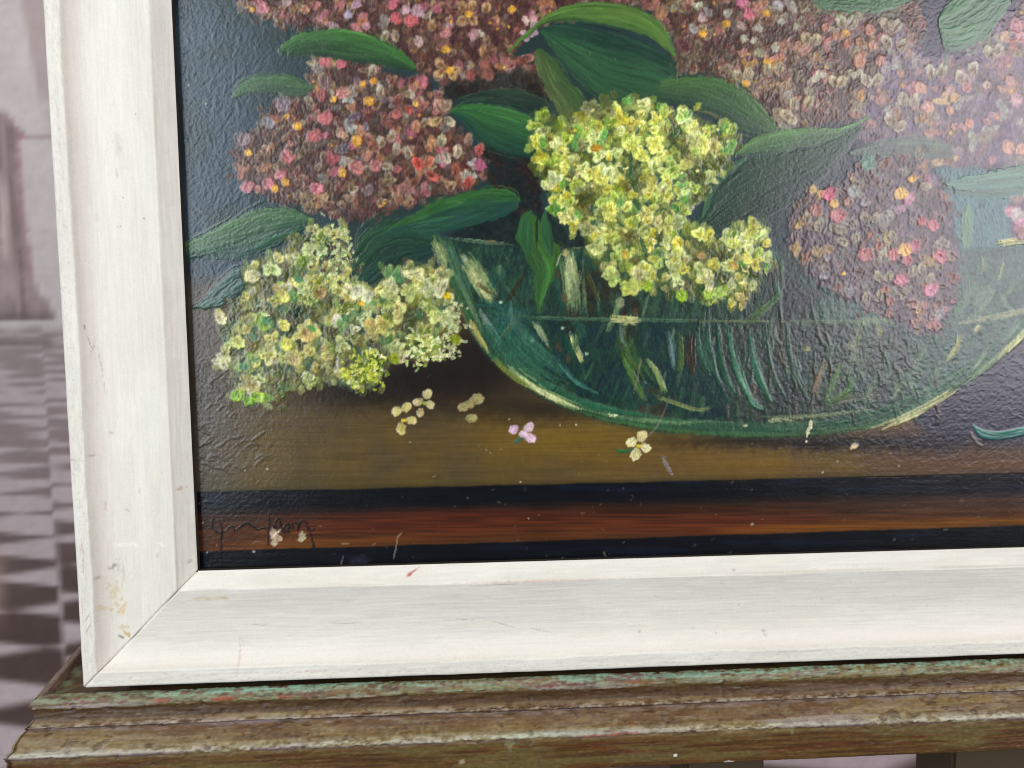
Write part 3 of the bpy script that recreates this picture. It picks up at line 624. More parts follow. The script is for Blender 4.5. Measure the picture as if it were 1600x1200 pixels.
# vertical drags of paint seen through the glass
for q in range(190):
    a = rs.uniform(735, 1640); b = rs.uniform(400, 640)
    fr = (a - 1160) / 480.0
    ln = rs.uniform(22, 70)
    dx = -fr * ln * .9
    cc = jit(pick([(3, (34, 62, 50)), (2.4, (26, 46, 44)), (1.6, (56, 92, 70)), (1.2, (48, 44, 30)), (1.8, (96, 122, 94)), (.8, (46, 84, 76))])[1], 7)
    if inpoly(np.array([a, a + dx * -1]), np.array([b, b + ln]), poly).all():
        bs([(a, b), (a - dx * .4, b + ln * .5), (a - dx, b + ln)], rs.uniform(3, 9), cc, rs.uniform(.3, .65), dry=.3)
bs([(770, 512), (800, 552), (840, 588), (890, 612)], 34, (48, 92, 74), .55, dry=.2); bs([(800, 505), (840, 548), (892, 590)], 20, (54, 100, 84), .5, dry=.3)
# the water line
bs([(760, 492), (840, 496), (960, 499), (1100, 501)], 5, (64, 96, 78), .7)
bs([(954, 499), (975, 500), (1006, 501)], 12, (176, 180, 128), .95, h=2.2)
bs([(1070, 501), (1100, 502), (1180, 502), (1220, 502)], 4, (96, 110, 74), .7)
bs([(1220, 503), (1300, 502), (1400, 504)], 5, (92, 108, 88), .6, dry=.25)
bs([(1334, 503), (1380, 501), (1412, 502)], 8, (100, 120, 96), .6)
bs([(1490, 506), (1540, 498), (1600, 486), (1660, 470)], 9, (138, 144, 112), .75, dry=.18)
# stems standing in the water
o = (900, 280)
for q in range(3):
    bs(px(o, [(250 + q * 40, 950), (290 + q * 40, 1100), (360 + q * 42, 1200), (420 + q * 44, 1290)]), 10, jit((50, 82, 44), 8), .7)
bs(px(o, [(280, 1080), (330, 1180), (400, 1330), (450, 1400)]), 11, (74, 108, 56), .75, h=1.4)
bs(px(o, [(275, 900), (290, 1000), (320, 1060)]), 6, (92, 116, 110), .6, dry=.25)
bs(px(o, [(440, 1120), (500, 1200), (560, 1350)]), 9, (134, 156, 96), .8, w2=6, h=1.5)
bs(px(o, [(580, 950), (600, 1060), (620, 1200)]), 11, (106, 134, 142), .6, dry=.2)
bs(px(o, [(650, 950), (660, 1080), (650, 1230)]), 8, (66, 92, 44), .75)
bs(px(o, [(720, 950), (715, 1100), (740, 1240)]), 16, (58, 40, 26), .6)
bs(px(o, [(770, 920), (790, 1080), (850, 1240)]), 15, (52, 92, 76), .6)
for q, (a, c) in enumerate([(960, (50, 108, 88)), (1080, (46, 100, 84)), (880, (44, 84, 70)), (1180, (44, 72, 62)), (1320, (50, 80, 70)), (820, (40, 78, 66))]):
    bs(px(o, [(a, 900), (a + 20, 1080), (a + 60, 1240), (a + 150, 1400)]), 8, c, .75, h=1.5)
for q in range(60):
    a = rs.uniform(1130, 1470); b = rs.uniform(505, 640)
    bs([(a, b), (a + rs.uniform(-4, 8), b + 18), (a + rs.uniform(-2, 16), b + rs.uniform(24, 40))], rs.uniform(2.5, 7), jit(pick([(3, (58, 62, 56)), (2, (70, 54, 46)), (2, (46, 84, 60)), (1, (90, 104, 100)), (1, (84, 70, 66))])[1], 8), .6, h=1.8)
bs([(1318, 560), (1305, 590), (1295, 615), (1286, 640)], 9, (76, 112, 62), .75, h=1.8)
bs([(1338, 588), (1326, 608), (1300, 626), (1284, 634)], 8, (66, 104, 58), .75, h=1.8)
bs([(1345, 500), (1332, 560), (1322, 590)], 7, (104, 116, 84), .6, dry=.25)
bs([(1290, 560), (1276, 600), (1270, 625)], 9, (112, 96, 78), .6, h=1.8)
bs([(1152, 556), (1160, 590), (1176, 630), (1200, 640)], 8, (52, 116, 88), .8, h=1.6)
bs([(1180, 560), (1192, 600), (1210, 636)], 7, (50, 104, 84), .8, h=1.6)
bs([(1148, 570), (1170, 612), (1202, 646)], 4, (128, 140, 140), .6, dry=.25)
bs([(1020, 618), (1050, 628), (1090, 640), (1120, 632)], 7, (116, 128, 84), .7, dry=.22)
bs([(870, 560), (900, 596), (940, 616)], 6, (70, 130, 120), .6, dry=.18)
bs([(848, 600), (890, 622), (960, 642), (1040, 650)], 7, (40, 92, 72), .7)
bs([(1190, 650), (1230, 652), (1300, 648), (1370, 636)], 7, (110, 128, 92), .6, dry=.25)
bs([(1290, 632), (1330, 622), (1380, 618)], 12, (100, 104, 84), .55, dry=.18)
for q in range(70):
    a = rs.uniform(1290, 1640); b = rs.uniform(405, 600); ln = rs.uniform(25, 70); dx = (a - 1160) / 480 * ln * .9
    if inpoly(np.array([a, a - dx]), np.array([b, b + ln]), poly).all() and not (1240 < a < 1500 and b < 520):
        bs([(a, b), (a - dx * .4, b + ln * .5), (a - dx, b + ln)], rs.uniform(4, 11), jit(pick([(2, (84, 112, 92)), (2, (60, 88, 70)), (1, (112, 134, 108)), (1, (52, 70, 74))])[1], 7), rs.uniform(.3, .6), dry=.3)
# highlights running round the foot
bs([(790, 566), (812, 588), (848, 612), (880, 628), (920, 643)], 13, (140, 160, 112), .7, h=1.2); bs([(812, 588), (848, 612), (880, 628), (912, 640)], 8, (190, 200, 156), .9, h=1.6)
bs([(770, 560), (800, 588), (840, 612)], 8, (116, 130, 62), .75)
bs([(900, 636), (960, 650), (1050, 660), (1120, 658)], 6, (96, 132, 96), .7, dry=.18)
bs([(948, 648), (966, 650)], 4, (190, 206, 170), .9); bs([(1160, 666), (1172, 664)], 3, (190, 200, 160), .9)
bs([(1192, 660), (1220, 656), (1245, 660)], 5, (150, 164, 130), .75)
bs([(1376, 668), (1420, 650), (1456, 632), (1500, 604)], 12, (172, 176, 132), .9, h=1.8, dry=.2)
bs([(1350, 670), (1385, 664)], 2.5, (150, 156, 120), .8)
bs([(1500, 606), (1550, 566), (1604, 520), (1650, 465)], 9, (112, 136, 108), .7, dry=.25)
o = (1200, 280)
bs(px(o, [(1200, 960), (1180, 1050), (1110, 1150)]), 9, (156, 160, 108), .8, h=1.6)
bs(px(o, [(1420, 1150), (1500, 1060), (1600, 960), (1680, 840)]), 9, (164, 168, 116), .85, h=1.6)
bs(px(o, [(1340, 470), (1350, 540), (1330, 600)]), 6, (124, 132, 104), .6, dry=.22); bs(px(o, [(1475, 480), (1460, 560), (1440, 640)]), 4.5, (126, 134, 104), .65)
bs(px(o, [(1420, 640), (1330, 740), (1270, 800)]), 8, (76, 106, 88), .6); bs(px(o, [(1330, 620), (1200, 800), (1180, 900)]), 12, (66, 98, 76), .55)
bs(px(o, [(1200, 480), (1240, 700), (1200, 900)]), 14, (72, 100, 90), .5)
bs(px(o, [(1290, 950), (1320, 910)]), 8, (164, 164, 120), .75)
bs(px(o, [(690, 900), (700, 1000)]), 10, (140, 140, 100), .6, dry=.18); bs(px(o, [(220, 1060), (270, 1060)]), 8, (124, 128, 84), .75)
bs(px(o, [(500, 1070), (525, 1010)]), 8, (120, 136, 120), .7)
bs(px(o, [(1420, 410), (1510, 392), (1600, 386), (1690, 384)]), 9, (176, 170, 112), .9, h=2.0)
bs([(1238, 384), (1262, 378), (1300, 376)], 2.6, (120, 104, 62), .8)
bs([(1250, 402), (1280, 380)], 2, (60, 76, 60), .6)
bs([(1165, 510), (1190, 485), (1225, 455)], 12, (58, 92, 50), .7)
blob([(1215, 470), (1240, 435), (1262, 470), (1235, 500)], (34, 38, 46), a=.8, warp=5)

# ---- the mauve head in the right half of the bowl
PE = [(1252, 312), (1290, 292), (1330, 280), (1350, 258), (1400, 245), (1442, 246), (1466, 282), (1482, 322), (1500, 400), (1502, 440), (1482, 482), (1472, 522), (1432, 520), (1400, 500), (1372, 490), (1330, 470), (1292, 452), (1262, 425), (1242, 388), (1226, 350)]
blob(PE, (62, 50, 54), (74, 62, 70), mo=mE, warp=11, h=1.4)
bloom(PE, PAL_E, 17, 5.7, mE, asp=(1.2, 1.7), centre=OEYE, cp=.07, skip=.42, under=(54, 46, 46), h=2.2, shade=lambda a, b: 1.05 - .4 * vn(a / 20, b / 20, 5))
for a, b, r, c in [(385, 95, 16, (204, 62, 92)), (440, 225, 17, (200, 96, 100)), (300, 190, 14, (166, 92, 76)), (870, 140, 9, (170, 80, 140)), (820, 190, 12, (150, 100, 126)), (890, 110, 12, (190, 120, 132)), (960, 260, 11, (190, 72, 84)), (1030, 290, 13, (206, 96, 106)),
                   (910, 420, 15, (170, 70, 96)), (780, 470, 12, (200, 92, 96)), (870, 510, 12, (196, 84, 92)), (610, 470, 16, (190, 90, 88)), (1075, 480, 15, (206, 92, 108)), (830, 635, 14, (212, 92, 122)), (1020, 690, 14, (214, 110, 150)), (690, 415, 9, (176, 84, 52)),
                   (640, 345, 8, (168, 76, 42)), (730, 690, 9, (158, 80, 54)), (350, 605, 10, (140, 132, 142)), (600, 145, 10, (128, 122, 134)), (530, 80, 13, (142, 148, 142)), (760, 760, 11, (150, 84, 70)), (760, 840, 10, (140, 84, 70)), (900, 780, 13, (142, 92, 80)), (1060, 780, 10, (130, 80, 78)), (1025, 860, 8, (140, 100, 90)), (925, 910, 9, (130, 88, 78)), (1160, 760, 7, (136, 84, 86)), (1140, 480, 12, (140, 104, 84)), (500, 140, 10, (160, 98, 76))]:
    petal(o[0] + a / 4, o[1] + b / 4, r * .8, r * .68, rs.rand() * 3, lil(c, .72), None, None, h=2.8, rag=.3, mo=mE)
for a, b, an in [(240, 240, -1.6), (310, 295, -1.5), (450, 320, .2), (540, 370, -1.4), (600, 240, -2), (665, 240, -1.1), (775, 360, -2), (690, 610, -2.2), (750, 610, -1), (900, 580, -1.4), (960, 565, -1.8), (1010, 620, -1), (610, 740, -1.4), (690, 730, -1.5), (460, 390, .4), (980, 45, 0.2)]:
    petal(o[0] + a / 4, o[1] + b / 4, 10, 7, an, (128, 120, 92), (164, 158, 128), (88, 74, 56), h=2.6, mo=mE)
for a, b, r in [(830, 90, 13), (410, 155, 9), (850, 440, 13), (470, 590, 4.5), (935, 828, 4), (900, -4, 8)]: petal(o[0] + a / 4, o[1] + b / 4, r * .78, r * .85, 1.2, jit((216, 166, 76), 5), None, None, h=3.0, mo=mE)
petal(1355, 254, 11, 13, 0, (74, 122, 96), h=1.6, mo=mE)
PF = [(1578, 316), (1640, 300), (1745, 300), (1745, 380), (1620, 376), (1580, 372)]
blob(PF, (82, 56, 80), mo=mF, warp=5); bloom(PF, PAL_D, 20, 7, mF, skip=.1, h=2)
stroke([(1585, 345), (1600, 350), (1620, 356)], 16, (190, 120, 140), a=.7, mo=mF)
# the leaves that hang over the rim
mL = leaf('pointed bright green leaf hanging down into the bowl', [(808, 366), (818, 332), (834, 330), (866, 372), (880, 384), (874, 412), (862, 440), (850, 462), (843, 488)], [(806, 372), (812, 388), (820, 404), (828, 424), (833, 448), (836, 468), (840, 489)][0:7],
     (56, 102, 46), (44, 86, 50), streak=.3, h=.9, soft=.1)
stroke([(826, 400), (822, 372), (822, 345), (830, 330)], 28, (48, 92, 50), (40, 80, 48), taper=.35, mo=mL, streak=.3)
stroke([(862, 400), (856, 372), (852, 345), (852, 330)], 24, (46, 88, 52), (38, 74, 46), taper=.35, mo=mL, streak=.3)
stroke([(848, 400), (858, 420), (850, 450), (842, 482)], 20, (66, 124, 56), w2=5, a=.75, mo=mL, streak=.3)
stroke([(839, 385), (838, 355), (841, 338)], 4, (24, 40, 34), a=.8, mo=mL)
stroke([(876, 395), (868, 418)], 3, (150, 160, 130), a=.8)
stroke([(866, 326), (885, 334), (892, 372)], 22, (34, 62, 46), a=.7)
stroke([(840, 270), (862, 300), (880, 330)], 18, (30, 44, 34), a=.8)

# ---- the yellow florets --------------------------------------------------------------------
mG = motif('painted_yellow_floret_cluster', 'bright yellow floret cluster drooping over the bowl rim')
PG = [(832, 172), (862, 176), (884, 192), (920, 166), (962, 160), (1012, 154), (1044, 168), (1082, 176), (1104, 194), (1134, 202), (1156, 216), (1150, 238), (1140, 258), (1122, 268), (1112, 300), (1086, 318), (1072, 340), (1094, 366), (1128, 372), (1160, 354), (1198, 342), (1204, 358), (1196, 382), (1218, 396), (1200, 420), (1186, 448), (1166, 470), (1148, 486), (1132, 470),
      (1108, 470), (1070, 462), (1042, 448), (1012, 452), (986, 456), (974, 440), (944, 430), (934, 410), (916, 398), (914, 372), (896, 350), (866, 338), (868, 318), (842, 286), (836, 260), (842, 236), (832, 214)]
blob(PG, (86, 98, 48), (58, 84, 52), mo=mG, warp=7, wsc=10, tex=.4)
def shG(a, b): return 1.1 - .55 * ss(.5, .82, np.float32(vn(a / 17, b / 17, 1))) - .08 * (b > 400) + .06 * (b < 260)
bloom(PG, PAL_Y, 15.5, 6.6, mG, shade=shG, centre=YEYE, cp=.06, lobes=(2, 4), up=.45, rag=.22, fuzz=.16, h=2.8, skip=.1, asp=(1.05, 1.35), under=(96, 108, 48))
bloom([q for q in PG if q[1] < 330], PAL_Y, 34, 6.4, mG, shade=shG, lobes=(1, 3), up=.3, rag=.5, fuzz=.5, h=3.2, skip=.25, asp=(.95, 1.3))
for pts, w, c in [([(985, 236), (986, 258), (984, 280)], 7, (44, 84, 50)), ([(905, 210), (898, 222), (900, 236)], 13, (88, 140, 70)), ([(1046, 246), (1047, 250)], 15, (126, 176, 90)), ([(1000, 372), (1010, 400)], 10, (40, 72, 44)), ([(1050, 320), (1062, 332)], 14, (58, 110, 46)),
                  ([(990, 310), (1002, 330)], 11, (46, 76, 46)), ([(965, 262), (975, 270)], 9, (60, 82, 44)), ([(925, 345), (930, 352)], 12, (50, 84, 56))]:
    stroke(pts, w, c, a=.85, mo=mG, h=1.4)
petal(932, 231, 9.5, 6.5, 0, (178, 132, 40), h=2.2, mo=mG)
for a, b, r, c in [(900 + 305 / 4, 280 + 470 / 4, 7, (184, 152, 56)), (900 + 985 / 4, 280 + 545 / 4, 7, (184, 146, 52)), (900 + 785 / 4, 280 + 480 / 4, 7, (166, 134, 78)), (900 + 660 / 4, 280 + 725 / 4, 11, (136, 170, 40)), (900 + 825 / 4, 280 + 715 / 4, 10, (150, 180, 50)), (900 + 915 / 4, 280 + 695 / 4, 10, (140, 170, 56)),
                   (900 + 450 / 4, 280 + 670 / 4, 9, (152, 184, 50)), (900 + 360 / 4, 280 + 670 / 4, 11, (184, 196, 90)), (1072, 256, 11, (176, 172, 88)), (1000 + 17, 281, 11, (160, 156, 70)), (1166, 404, 10, (214, 206, 92))]:
    petal(a, b, r, r * .82, rs.rand() * 3, c, np.minimum(np.array(c) * 1.15, 230), None, h=2.6, rag=.3, mo=mG)
# the single four-petalled florets at its lower left edge
for cx, cy, a0, c in [(889, 338, .5, (200, 200, 112)), (930, 382, .9, (186, 196, 120)), (955, 432, .3, (184, 200, 104)), (866, 282, 1.0, (206, 210, 150)), (1045, 352, .2, (206, 206, 96)), (1052, 420, .9, (178, 188, 112)), (1108, 440, .3, (190, 190, 130)), (985, 448, .7, (190, 200, 96)), (1162, 470, .4, (198, 180, 106)), (1086, 220, .5, (196, 200, 116))]:
    fl(cx, cy, 8.5, c, 4, None, a0, mG, rim=np.minimum(np.array(c) * 1.12 + 6, 238), core=np.array(c) * .8, h=2.6)
for i in range(150):       # stabbed highlights
    a = rs.uniform(840, 1200); b = rs.uniform(160, 470)
    if inpoly(np.array([a]), np.array([b]), PG)[0]:
        petal(a, b, rs.uniform(2, 4.5), rs.uniform(1.6, 3), rs.rand() * 3, jit((220, 214, 130), 10), None, None, h=3.4, rag=.7, fuzz=.8, al=.85, mo=mG)

mH = motif('painted_yellow_floret_cluster', 'pale yellow floret cluster lying on the painted table left of the bowl')
PH = [(484, 366), (494, 352), (516, 352), (540, 372), (550, 402), (552, 424), (540, 446), (562, 444), (592, 448), (612, 420), (640, 408), (678, 416), (702, 436), (712, 458), (714, 500), (698, 546), (652, 566), (622, 558), (600, 574), (588, 604), (552, 608), (520, 598), (490, 600), (468, 604),
      (440, 618), (420, 632), (392, 634), (370, 618), (356, 584), (342, 560), (346, 530), (340, 500), (362, 480), (386, 456), (386, 416), (420, 400), (450, 386)]
blob(PH, (92, 92, 56), (64, 84, 58), mo=mH, warp=8, wsc=10, tex=.4)
blob([(545, 455), (590, 455), (600, 500), (620, 540), (600, 570), (560, 540), (520, 560), (520, 500)], (44, 56, 44), (40, 62, 50), a=.8, warp=8, mo=mH)
def shH(a, b): return 1.07 - .55 * ss(.48, .8, np.float32(vn(a / 17, b / 17, 3)))
bloom(PH, PAL_YL, 15.5, 6.5, mH, shade=shH, centre=YEYE, cp=.05, up=.4, rag=.25, fuzz=.2, h=2.8, skip=.16, asp=(1.05, 1.35), under=(92, 98, 58))
for a, b, w_, c in [(465, 435, 12, (66, 124, 80)), (415, 500, 14, (72, 128, 74)), (395, 525, 16, (70, 112, 76)), (485, 512, 12, (64, 130, 66)), (540, 495, 14, (70, 116, 70)), (380, 572, 13, (70, 132, 88)), (555, 488, 14, (82, 116, 66)), (480, 492, 10, (60, 92, 62))]:
    stroke([(a - 6, b), (a + 8, b + 4)], w_, c, a=.8, mo=mH, h=1.3)
for a, b, r, c in [(395, 432, 13, (198, 194, 140)), (482, 390, 12, (178, 186, 120)), (443, 462, 10, (214, 204, 100)), (500, 458, 11, (156, 130, 70)), (345, 498, 10, (210, 200, 150)), (443, 508, 11, (212, 204, 96)), (448, 538, 11, (206, 204, 90)), (480, 522, 10, (186, 158, 90)), (575, 462, 11, (204, 206, 160)), (555, 458, 11, (196, 198, 156)),
                   (563, 455, 9, (200, 200, 160)), (512, 556, 10, (170, 162, 88)), (505, 545, 4, (166, 130, 64)), (372, 535, 12, (190, 194, 104)), (460, 560, 12, (176, 160, 100)), (370, 618, 11, (134, 178, 50)), (402, 620, 11, (150, 186, 56)), (388, 626, 9, (120, 164, 40))]:
    petal(a, b, r, r * .85, rs.rand() * 3, c, np.minimum(np.array(c) * 1.13, 235), np.array(c) * .82, h=2.7, rag=.35, mo=mH)
petal(564, 474, 5, 4.5, 0, (214, 172, 30), h=2.8, mo=mH)
petal(698, 462, 6, 5.5, 0, (206, 166, 26), h=2.8, mo=mH)
for cx, cy, a0, c in [(611, 462, .5, (194, 196, 120)), (648, 428, .9, (206, 202, 140)), (668, 450, .2, (200, 204, 150)), (640, 455, 1.1, (190, 196, 116)), (690, 450, .5, (212, 208, 158)), (672, 480, .3, (170, 184, 90)), (686, 495, .8, (200, 200, 120)), (628, 492, .4, (204, 200, 120)), (600, 505, .3, (176, 176, 90)), (612, 446, .2, (206, 206, 150)), (580, 480, .4, (176, 184, 120)), (582, 520, .8, (186, 176, 110))]:
    fl(cx, cy, 8.2, c, 4, None, a0, mH, rim=np.minimum(np.array(c) * 1.12 + 6, 238), core=np.array(c) * .8, h=2.6)
for i in range(150):       # mossy lime tuft and the ragged white-green tufts
    a = rs.normal(568, 16); b = rs.normal(580, 13)
    petal(a, b, rs.uniform(2, 5), rs.uniform(1.6, 3.5), rs.rand() * 3, jit(pick([(2, (164, 176, 44)), (2, (110, 124, 26)), (1, (196, 200, 84)), (1, (70, 84, 22))])[1], 10), None, None, h=3.2, rag=.7, fuzz=.8, mo=mH)
for i in range(95):
    a = rs.normal(658, 20); b = rs.normal(545, 14)
    petal(a, b, rs.uniform(2, 5.5), rs.uniform(1.6, 3.5), rs.rand() * 3, jit(pick([(3, (196, 206, 120)), (2, (214, 218, 160)), (1, (140, 156, 60)), (1, (110, 130, 60))])[1], 10), None, None, h=3.2, rag=.7, fuzz=.8, mo=mH)
for i in range(110):
    a = rs.normal(520, 20); b = rs.normal(392, 24)
    petal(a, b, rs.uniform(2, 5), rs.uniform(1.6, 3.2), rs.rand() * 3, jit(pick([(3, (172, 186, 120)), (1.6, (190, 200, 148)), (2.4, (122, 142, 74)), (1.5, (70, 62, 50)), (1, (92, 112, 60))])[1], 10), None, None, h=3.2, rag=.7, fuzz=.8, mo=mH)
for i in range(120):
    a = rs.normal(705, 9); b = rs.uniform(470, 560)
    petal(a, b, rs.uniform(2, 4), rs.uniform(1.6, 3), rs.rand() * 3, jit((190, 194, 140), 16), None, None, h=2.8, rag=.7, fuzz=.8, mo=mH, al=.8)
for a, b in [(616, 560), (712, 530)]: petal(a, b, 10, 8, .4, (128, 140, 30), (150, 160, 50), None, h=2.4, mo=mH)

# ---- fallen florets on the painted table ----------------------------------------------------
def fallen(label, ps, c, rim, eye=None, eyec=(206, 176, 30), stem=None):
    m = motif('painted_fallen_floret', label)
    if stem: stroke(stem[0], stem[1], stem[2], a=.9, mo=m, h=1.6)
    for (a, b, r, an) in ps: petal(a, b, r, r * .78, an, jit(c, 6), rim, None, h=3.0, rag=.3, mo=m)
    if eye: petal(eye[0], eye[1], 4, 3, 0, eyec, h=2.6, mo=m)
fallen('pale yellow fallen floret, the lower left of the pair on the painted table', [(620, 643, 9, 2.4), (635, 636, 9, -1.0), (643, 657, 8.5, .3), (627, 670, 9.5, 1.6)], (196, 184, 110), (216, 206, 150), (631, 657))
fallen('beige fallen floret, the upper right of the pair on the painted table', [(653, 628, 8, 2.8), (668, 616, 8.5, -1.2), (672, 632, 8, .5), (657, 645, 7.5, 1.8)], (184, 170, 116), (206, 194, 150), (663, 630), (150, 160, 70))
fallen('dull olive fallen floret left of the bowl foot', [(745, 624, 11, -.3), (724, 636, 9, 2.9), (733, 632, 8, 0.5), (736, 654, 9, -.3)], (150, 138, 86), (168, 156, 104))
fallen('pale pink fallen floret with a green stem', [(803, 671, 9, 2.3), (826, 668, 9, -.5), (828, 684, 9.5, .6), (817, 678, 7, 0)], (206, 176, 188), (222, 196, 206), stem=([(816, 674), (812, 686), (802, 692)], 8, (64, 96, 72)))
fallen('cream fallen floret with a green leaf below the bowl foot', [(987, 691, 9, 2.6), (1003, 681, 10, -1.4), (1009, 700, 8.5, .4), (993, 710, 10, 1.9)], (214, 206, 146), (228, 222, 176), (998, 697), (190, 176, 50), stem=([(962, 703), (975, 706), (990, 702)], 8, (42, 92, 56)))
m = motif('painted_leaf', 'thin teal leaf tip at the lower right edge')
stroke([(1520, 666), (1536, 678), (1560, 682), (1590, 676), (1640, 662)], 16, (58, 116, 98), (50, 100, 92), mo=m, h=2.0, taper=.15)
stroke([(1516, 676), (1524, 690), (1534, 696)], 4, (124, 104, 92), a=.7, h=2.4)

# ---- signature, chips, scratches --------------------------------------------------------------
ms = motif('painted_signature', 'dark brush signature at the lower left of the painting')
o = (300, 770); s = 7.27
def sg(pts, w=3.4, a=.85): stroke(px(o, pts, s), w, (24, 17, 13), a=a, mo=ms, h=.7, taper=.15, soft=.25, streak=.2)
sg([(230, 290), (240, 400), (300, 450), (380, 440)]); sg([(300, 300), (330, 400), (325, 560), (330, 680)], 4.4); sg([(380, 440), (430, 390), (470, 390), (480, 450)]); sg([(480, 440), (560, 380), (620, 345), (690, 380), (740, 430)], 4)
sg([(740, 430), (800, 400), (850, 420)]); sg([(880, 260), (865, 420), (860, 600)], 4.4); sg([(920, 350), (930, 400), (980, 290), (1020, 420), (1060, 450)], 3.6); sg([(1060, 450), (1050, 390), (1090, 350), (1110, 390), (1080, 450), (1150, 430)], 3.4)
sg([(1150, 430), (1140, 350), (1200, 350), (1200, 440)]); sg([(1200, 440), (1240, 320), (1300, 340), (1310, 430)], 3.6); sg([(1310, 380), (1350, 430), (1390, 400)]); sg([(1330, 430), (1370, 560), (1380, 670)], 4)
def chip(pts, c, label, h=3.2):
    m = motif('paint_chip', label)
    for (a, b, r1, r2, an) in pts: petal(a, b, r1, r2, an, jit(c, 6), np.minimum(np.array(c) * 1.1, 240), None, h=h, rag=.5, fuzz=.3, mo=m)
chip([(429, 836, 9, 7, 1.3), (430, 848, 6, 5, 0), (436, 842, 5, 5, 0)], (178, 158, 128), 'larger beige chip over the signature'); stroke([(426, 840), (432, 834), (440, 827)], 2.2, (226, 216, 196), h=3.5)
chip([(473, 838, 5.5, 6.5, 0), (470, 844, 4, 3, 0)], (170, 160, 124), 'smaller beige chip over the signature')
chip([(1266, 664, 3.2, 8, -.1), (1262, 676, 2.6, 8, .15), (1260, 690, 2, 2.5, 0)], (206, 196, 156), 'cream drip below the bowl foot'); chip([(1335, 697, 5.5, 4.5, 0), (1330, 700, 3, 3, 0)], (188, 164, 124), 'tan speck right of the cream drip')
stroke([(1034, 715), (1042, 728), (1050, 742)], 6, (122, 114, 116), a=.8, h=2.0, dry=.18); stroke([(1032, 712), (1044, 716)], 3, (120, 112, 112), a=.8)
for (a, b, r) in [(1175, 819, 3.4), (1404, 728, 2.4), (397, 862, 3.4), (418, 733, 2.6), (641, 691, 2.0), (813, 753, 2.4), (760, 703, 2.2), (900, 664, 2.4), (1308, 721, 2.2), (1285, 738, 2), (295, 133, 2), (322, 162, 2.2), (312, 330, 2), (383, 735, 2), (324, 863, 2), (317, 817, 2), (826, 810, 2), (875, 664, 2), (796, 655, 2.4)]:
    petal(a, b, r * .8, r * .6, rs.rand() * 3, jit((176, 164, 142), 14), h=2.0, al=.8)
for pts in [[(627, 833), (621, 840), (619, 855), (615, 874)], [(1046, 620), (1038, 640), (1028, 664), (1014, 682)], [(536, 869), (533, 884)], [(1001, 560), (996, 590), (990, 615)], [(943, 862), (948, 872)], [(392, 852), (402, 846), (412, 850)], [(448, 562), (442, 590), (434, 600)], [(534, 850), (546, 849)]]:
    stroke(pts, 1.6, (138, 126, 106), a=.6, h=1.2, taper=.1)
for i in range(330):          # dust and tiny nicks
    a = rs.uniform(300, 1720); b = rs.uniform(640, 890) if rs.rand() < .6 else rs.uniform(0, 640)
    L = rs.uniform(1, 6); an = rs.rand() * 3.1
    stroke([(a, b), (a + L * math.cos(an), b + L * math.sin(an))], rs.uniform(.9, 1.7), jit((120, 110, 92), 14), a=rs.uniform(.15, .5), h=.5, taper=.1)
blob([(545, 872), (570, 868), (580, 878), (575, 884), (548, 884)], (58, 62, 78), a=.45, warp=3)

# dragged, wet-in-wet breakup over the flower heads, and the leathery grain of the ground
for mo_ in (mA, mB, mC, mD, mE, mF, mG, mH, mo_b):
    m = (IDS == mo_).astype(np.float32)
    yel = mo_ in (mG, mH, mo_b)
    n = fbm(GU / 2.2, GV / 5.5, mo_ % 5, 3); n_ = fbm(GU / 1.5, GV / 1.5, (mo_ + 2) % 5, 2)
    sx = (6 * (vn(GU / 4, GV / 4, 1) - .5) / ST).astype(int); sy = (8 * (vn(GU / 4 + 50, GV / 4, 2) - .5) / ST).astype(int)
    jj, ii = np.mgrid[0:NY, 0:NX]
    D = COL[np.clip(jj + sy, 0, NY - 1), np.clip(ii + sx, 0, NX - 1)]
    t = m * ss(.46, .62, n_) * (.6 if yel else .85)
    COL[:] = mix(COL, D, t)
    COL[:] = COL * (1 + (m * (n - .5) * (.5 if yel else .7))[..., None])
    if not yel:
        P_ = np.pad(COL, ((1, 1), (1, 1), (0, 0)), mode='edge')
        bl = (P_[:-2, 1:-1] + P_[2:, 1:-1] + P_[1:-1, :-2] + P_[1:-1, 2:] + 2 * COL) / 6
        COL[:] = mix(COL, bl, m * .55); COL[:] = mix(COL, rgb((158, 124, 118)) * (.6 + .8 * n[..., None]), m * .10)
    HGT[:] += m * (n - .5) * (.5 if mo_ == mo_b else 1.1)
g1 = fbm(GU / 2.6, GV / 2.6, 2, 2); g2 = fbm((GU + GV) / 5, (GV - GU) / 9, 4, 2)
zl = ss(460, 300, GU) * ss(800, 640, GV); zr = ss(1120, 1360, GU) * ss(770, 700, GV)
HGT += (g1 - .5) * (.3 + .7 * zl + .5 * zr) + (g2 - .5) * (.2 + .3 * zl + .2 * zr)

# ================= THE FRAMED PAINTING =================
picture = empty('framed_painting', 'oil painting of lilacs in a green glass bowl in a white painted wooden frame', 'framed painting', (0.29, 0.03, -0.0786))
PO = np.array(picture.location[:], np.float32)
YC = 0.0135                    # plane of the painted board
HM = [0.39755102, -0.01814342, 0.2401341, -0.01177385, -0.41499116, 0.15394201, -0.04614281, -0.06677777]
def board_xz(u, v):            # sketch coordinates -> metres on the board
    a, b = (u - 900) / 1000, (v - 500) / 1000
    w = HM[6] * a + HM[7] * b + 1
    return (HM[0] * a + HM[1] * b + HM[2]) / w, (HM[3] * a + HM[4] * b + HM[5]) / w
BX, BZ = board_xz(GU, GV)
REL = 0.00013                  # metres of relief per unit of paint thickness
CO = np.stack([BX - PO[0], YC - HGT * REL - PO[1], BZ - PO[2]], -1).reshape(-1, 3)
CL = COL.reshape(-1, 3)
Q = grid_quads(NY, NX)[:, ::-1]
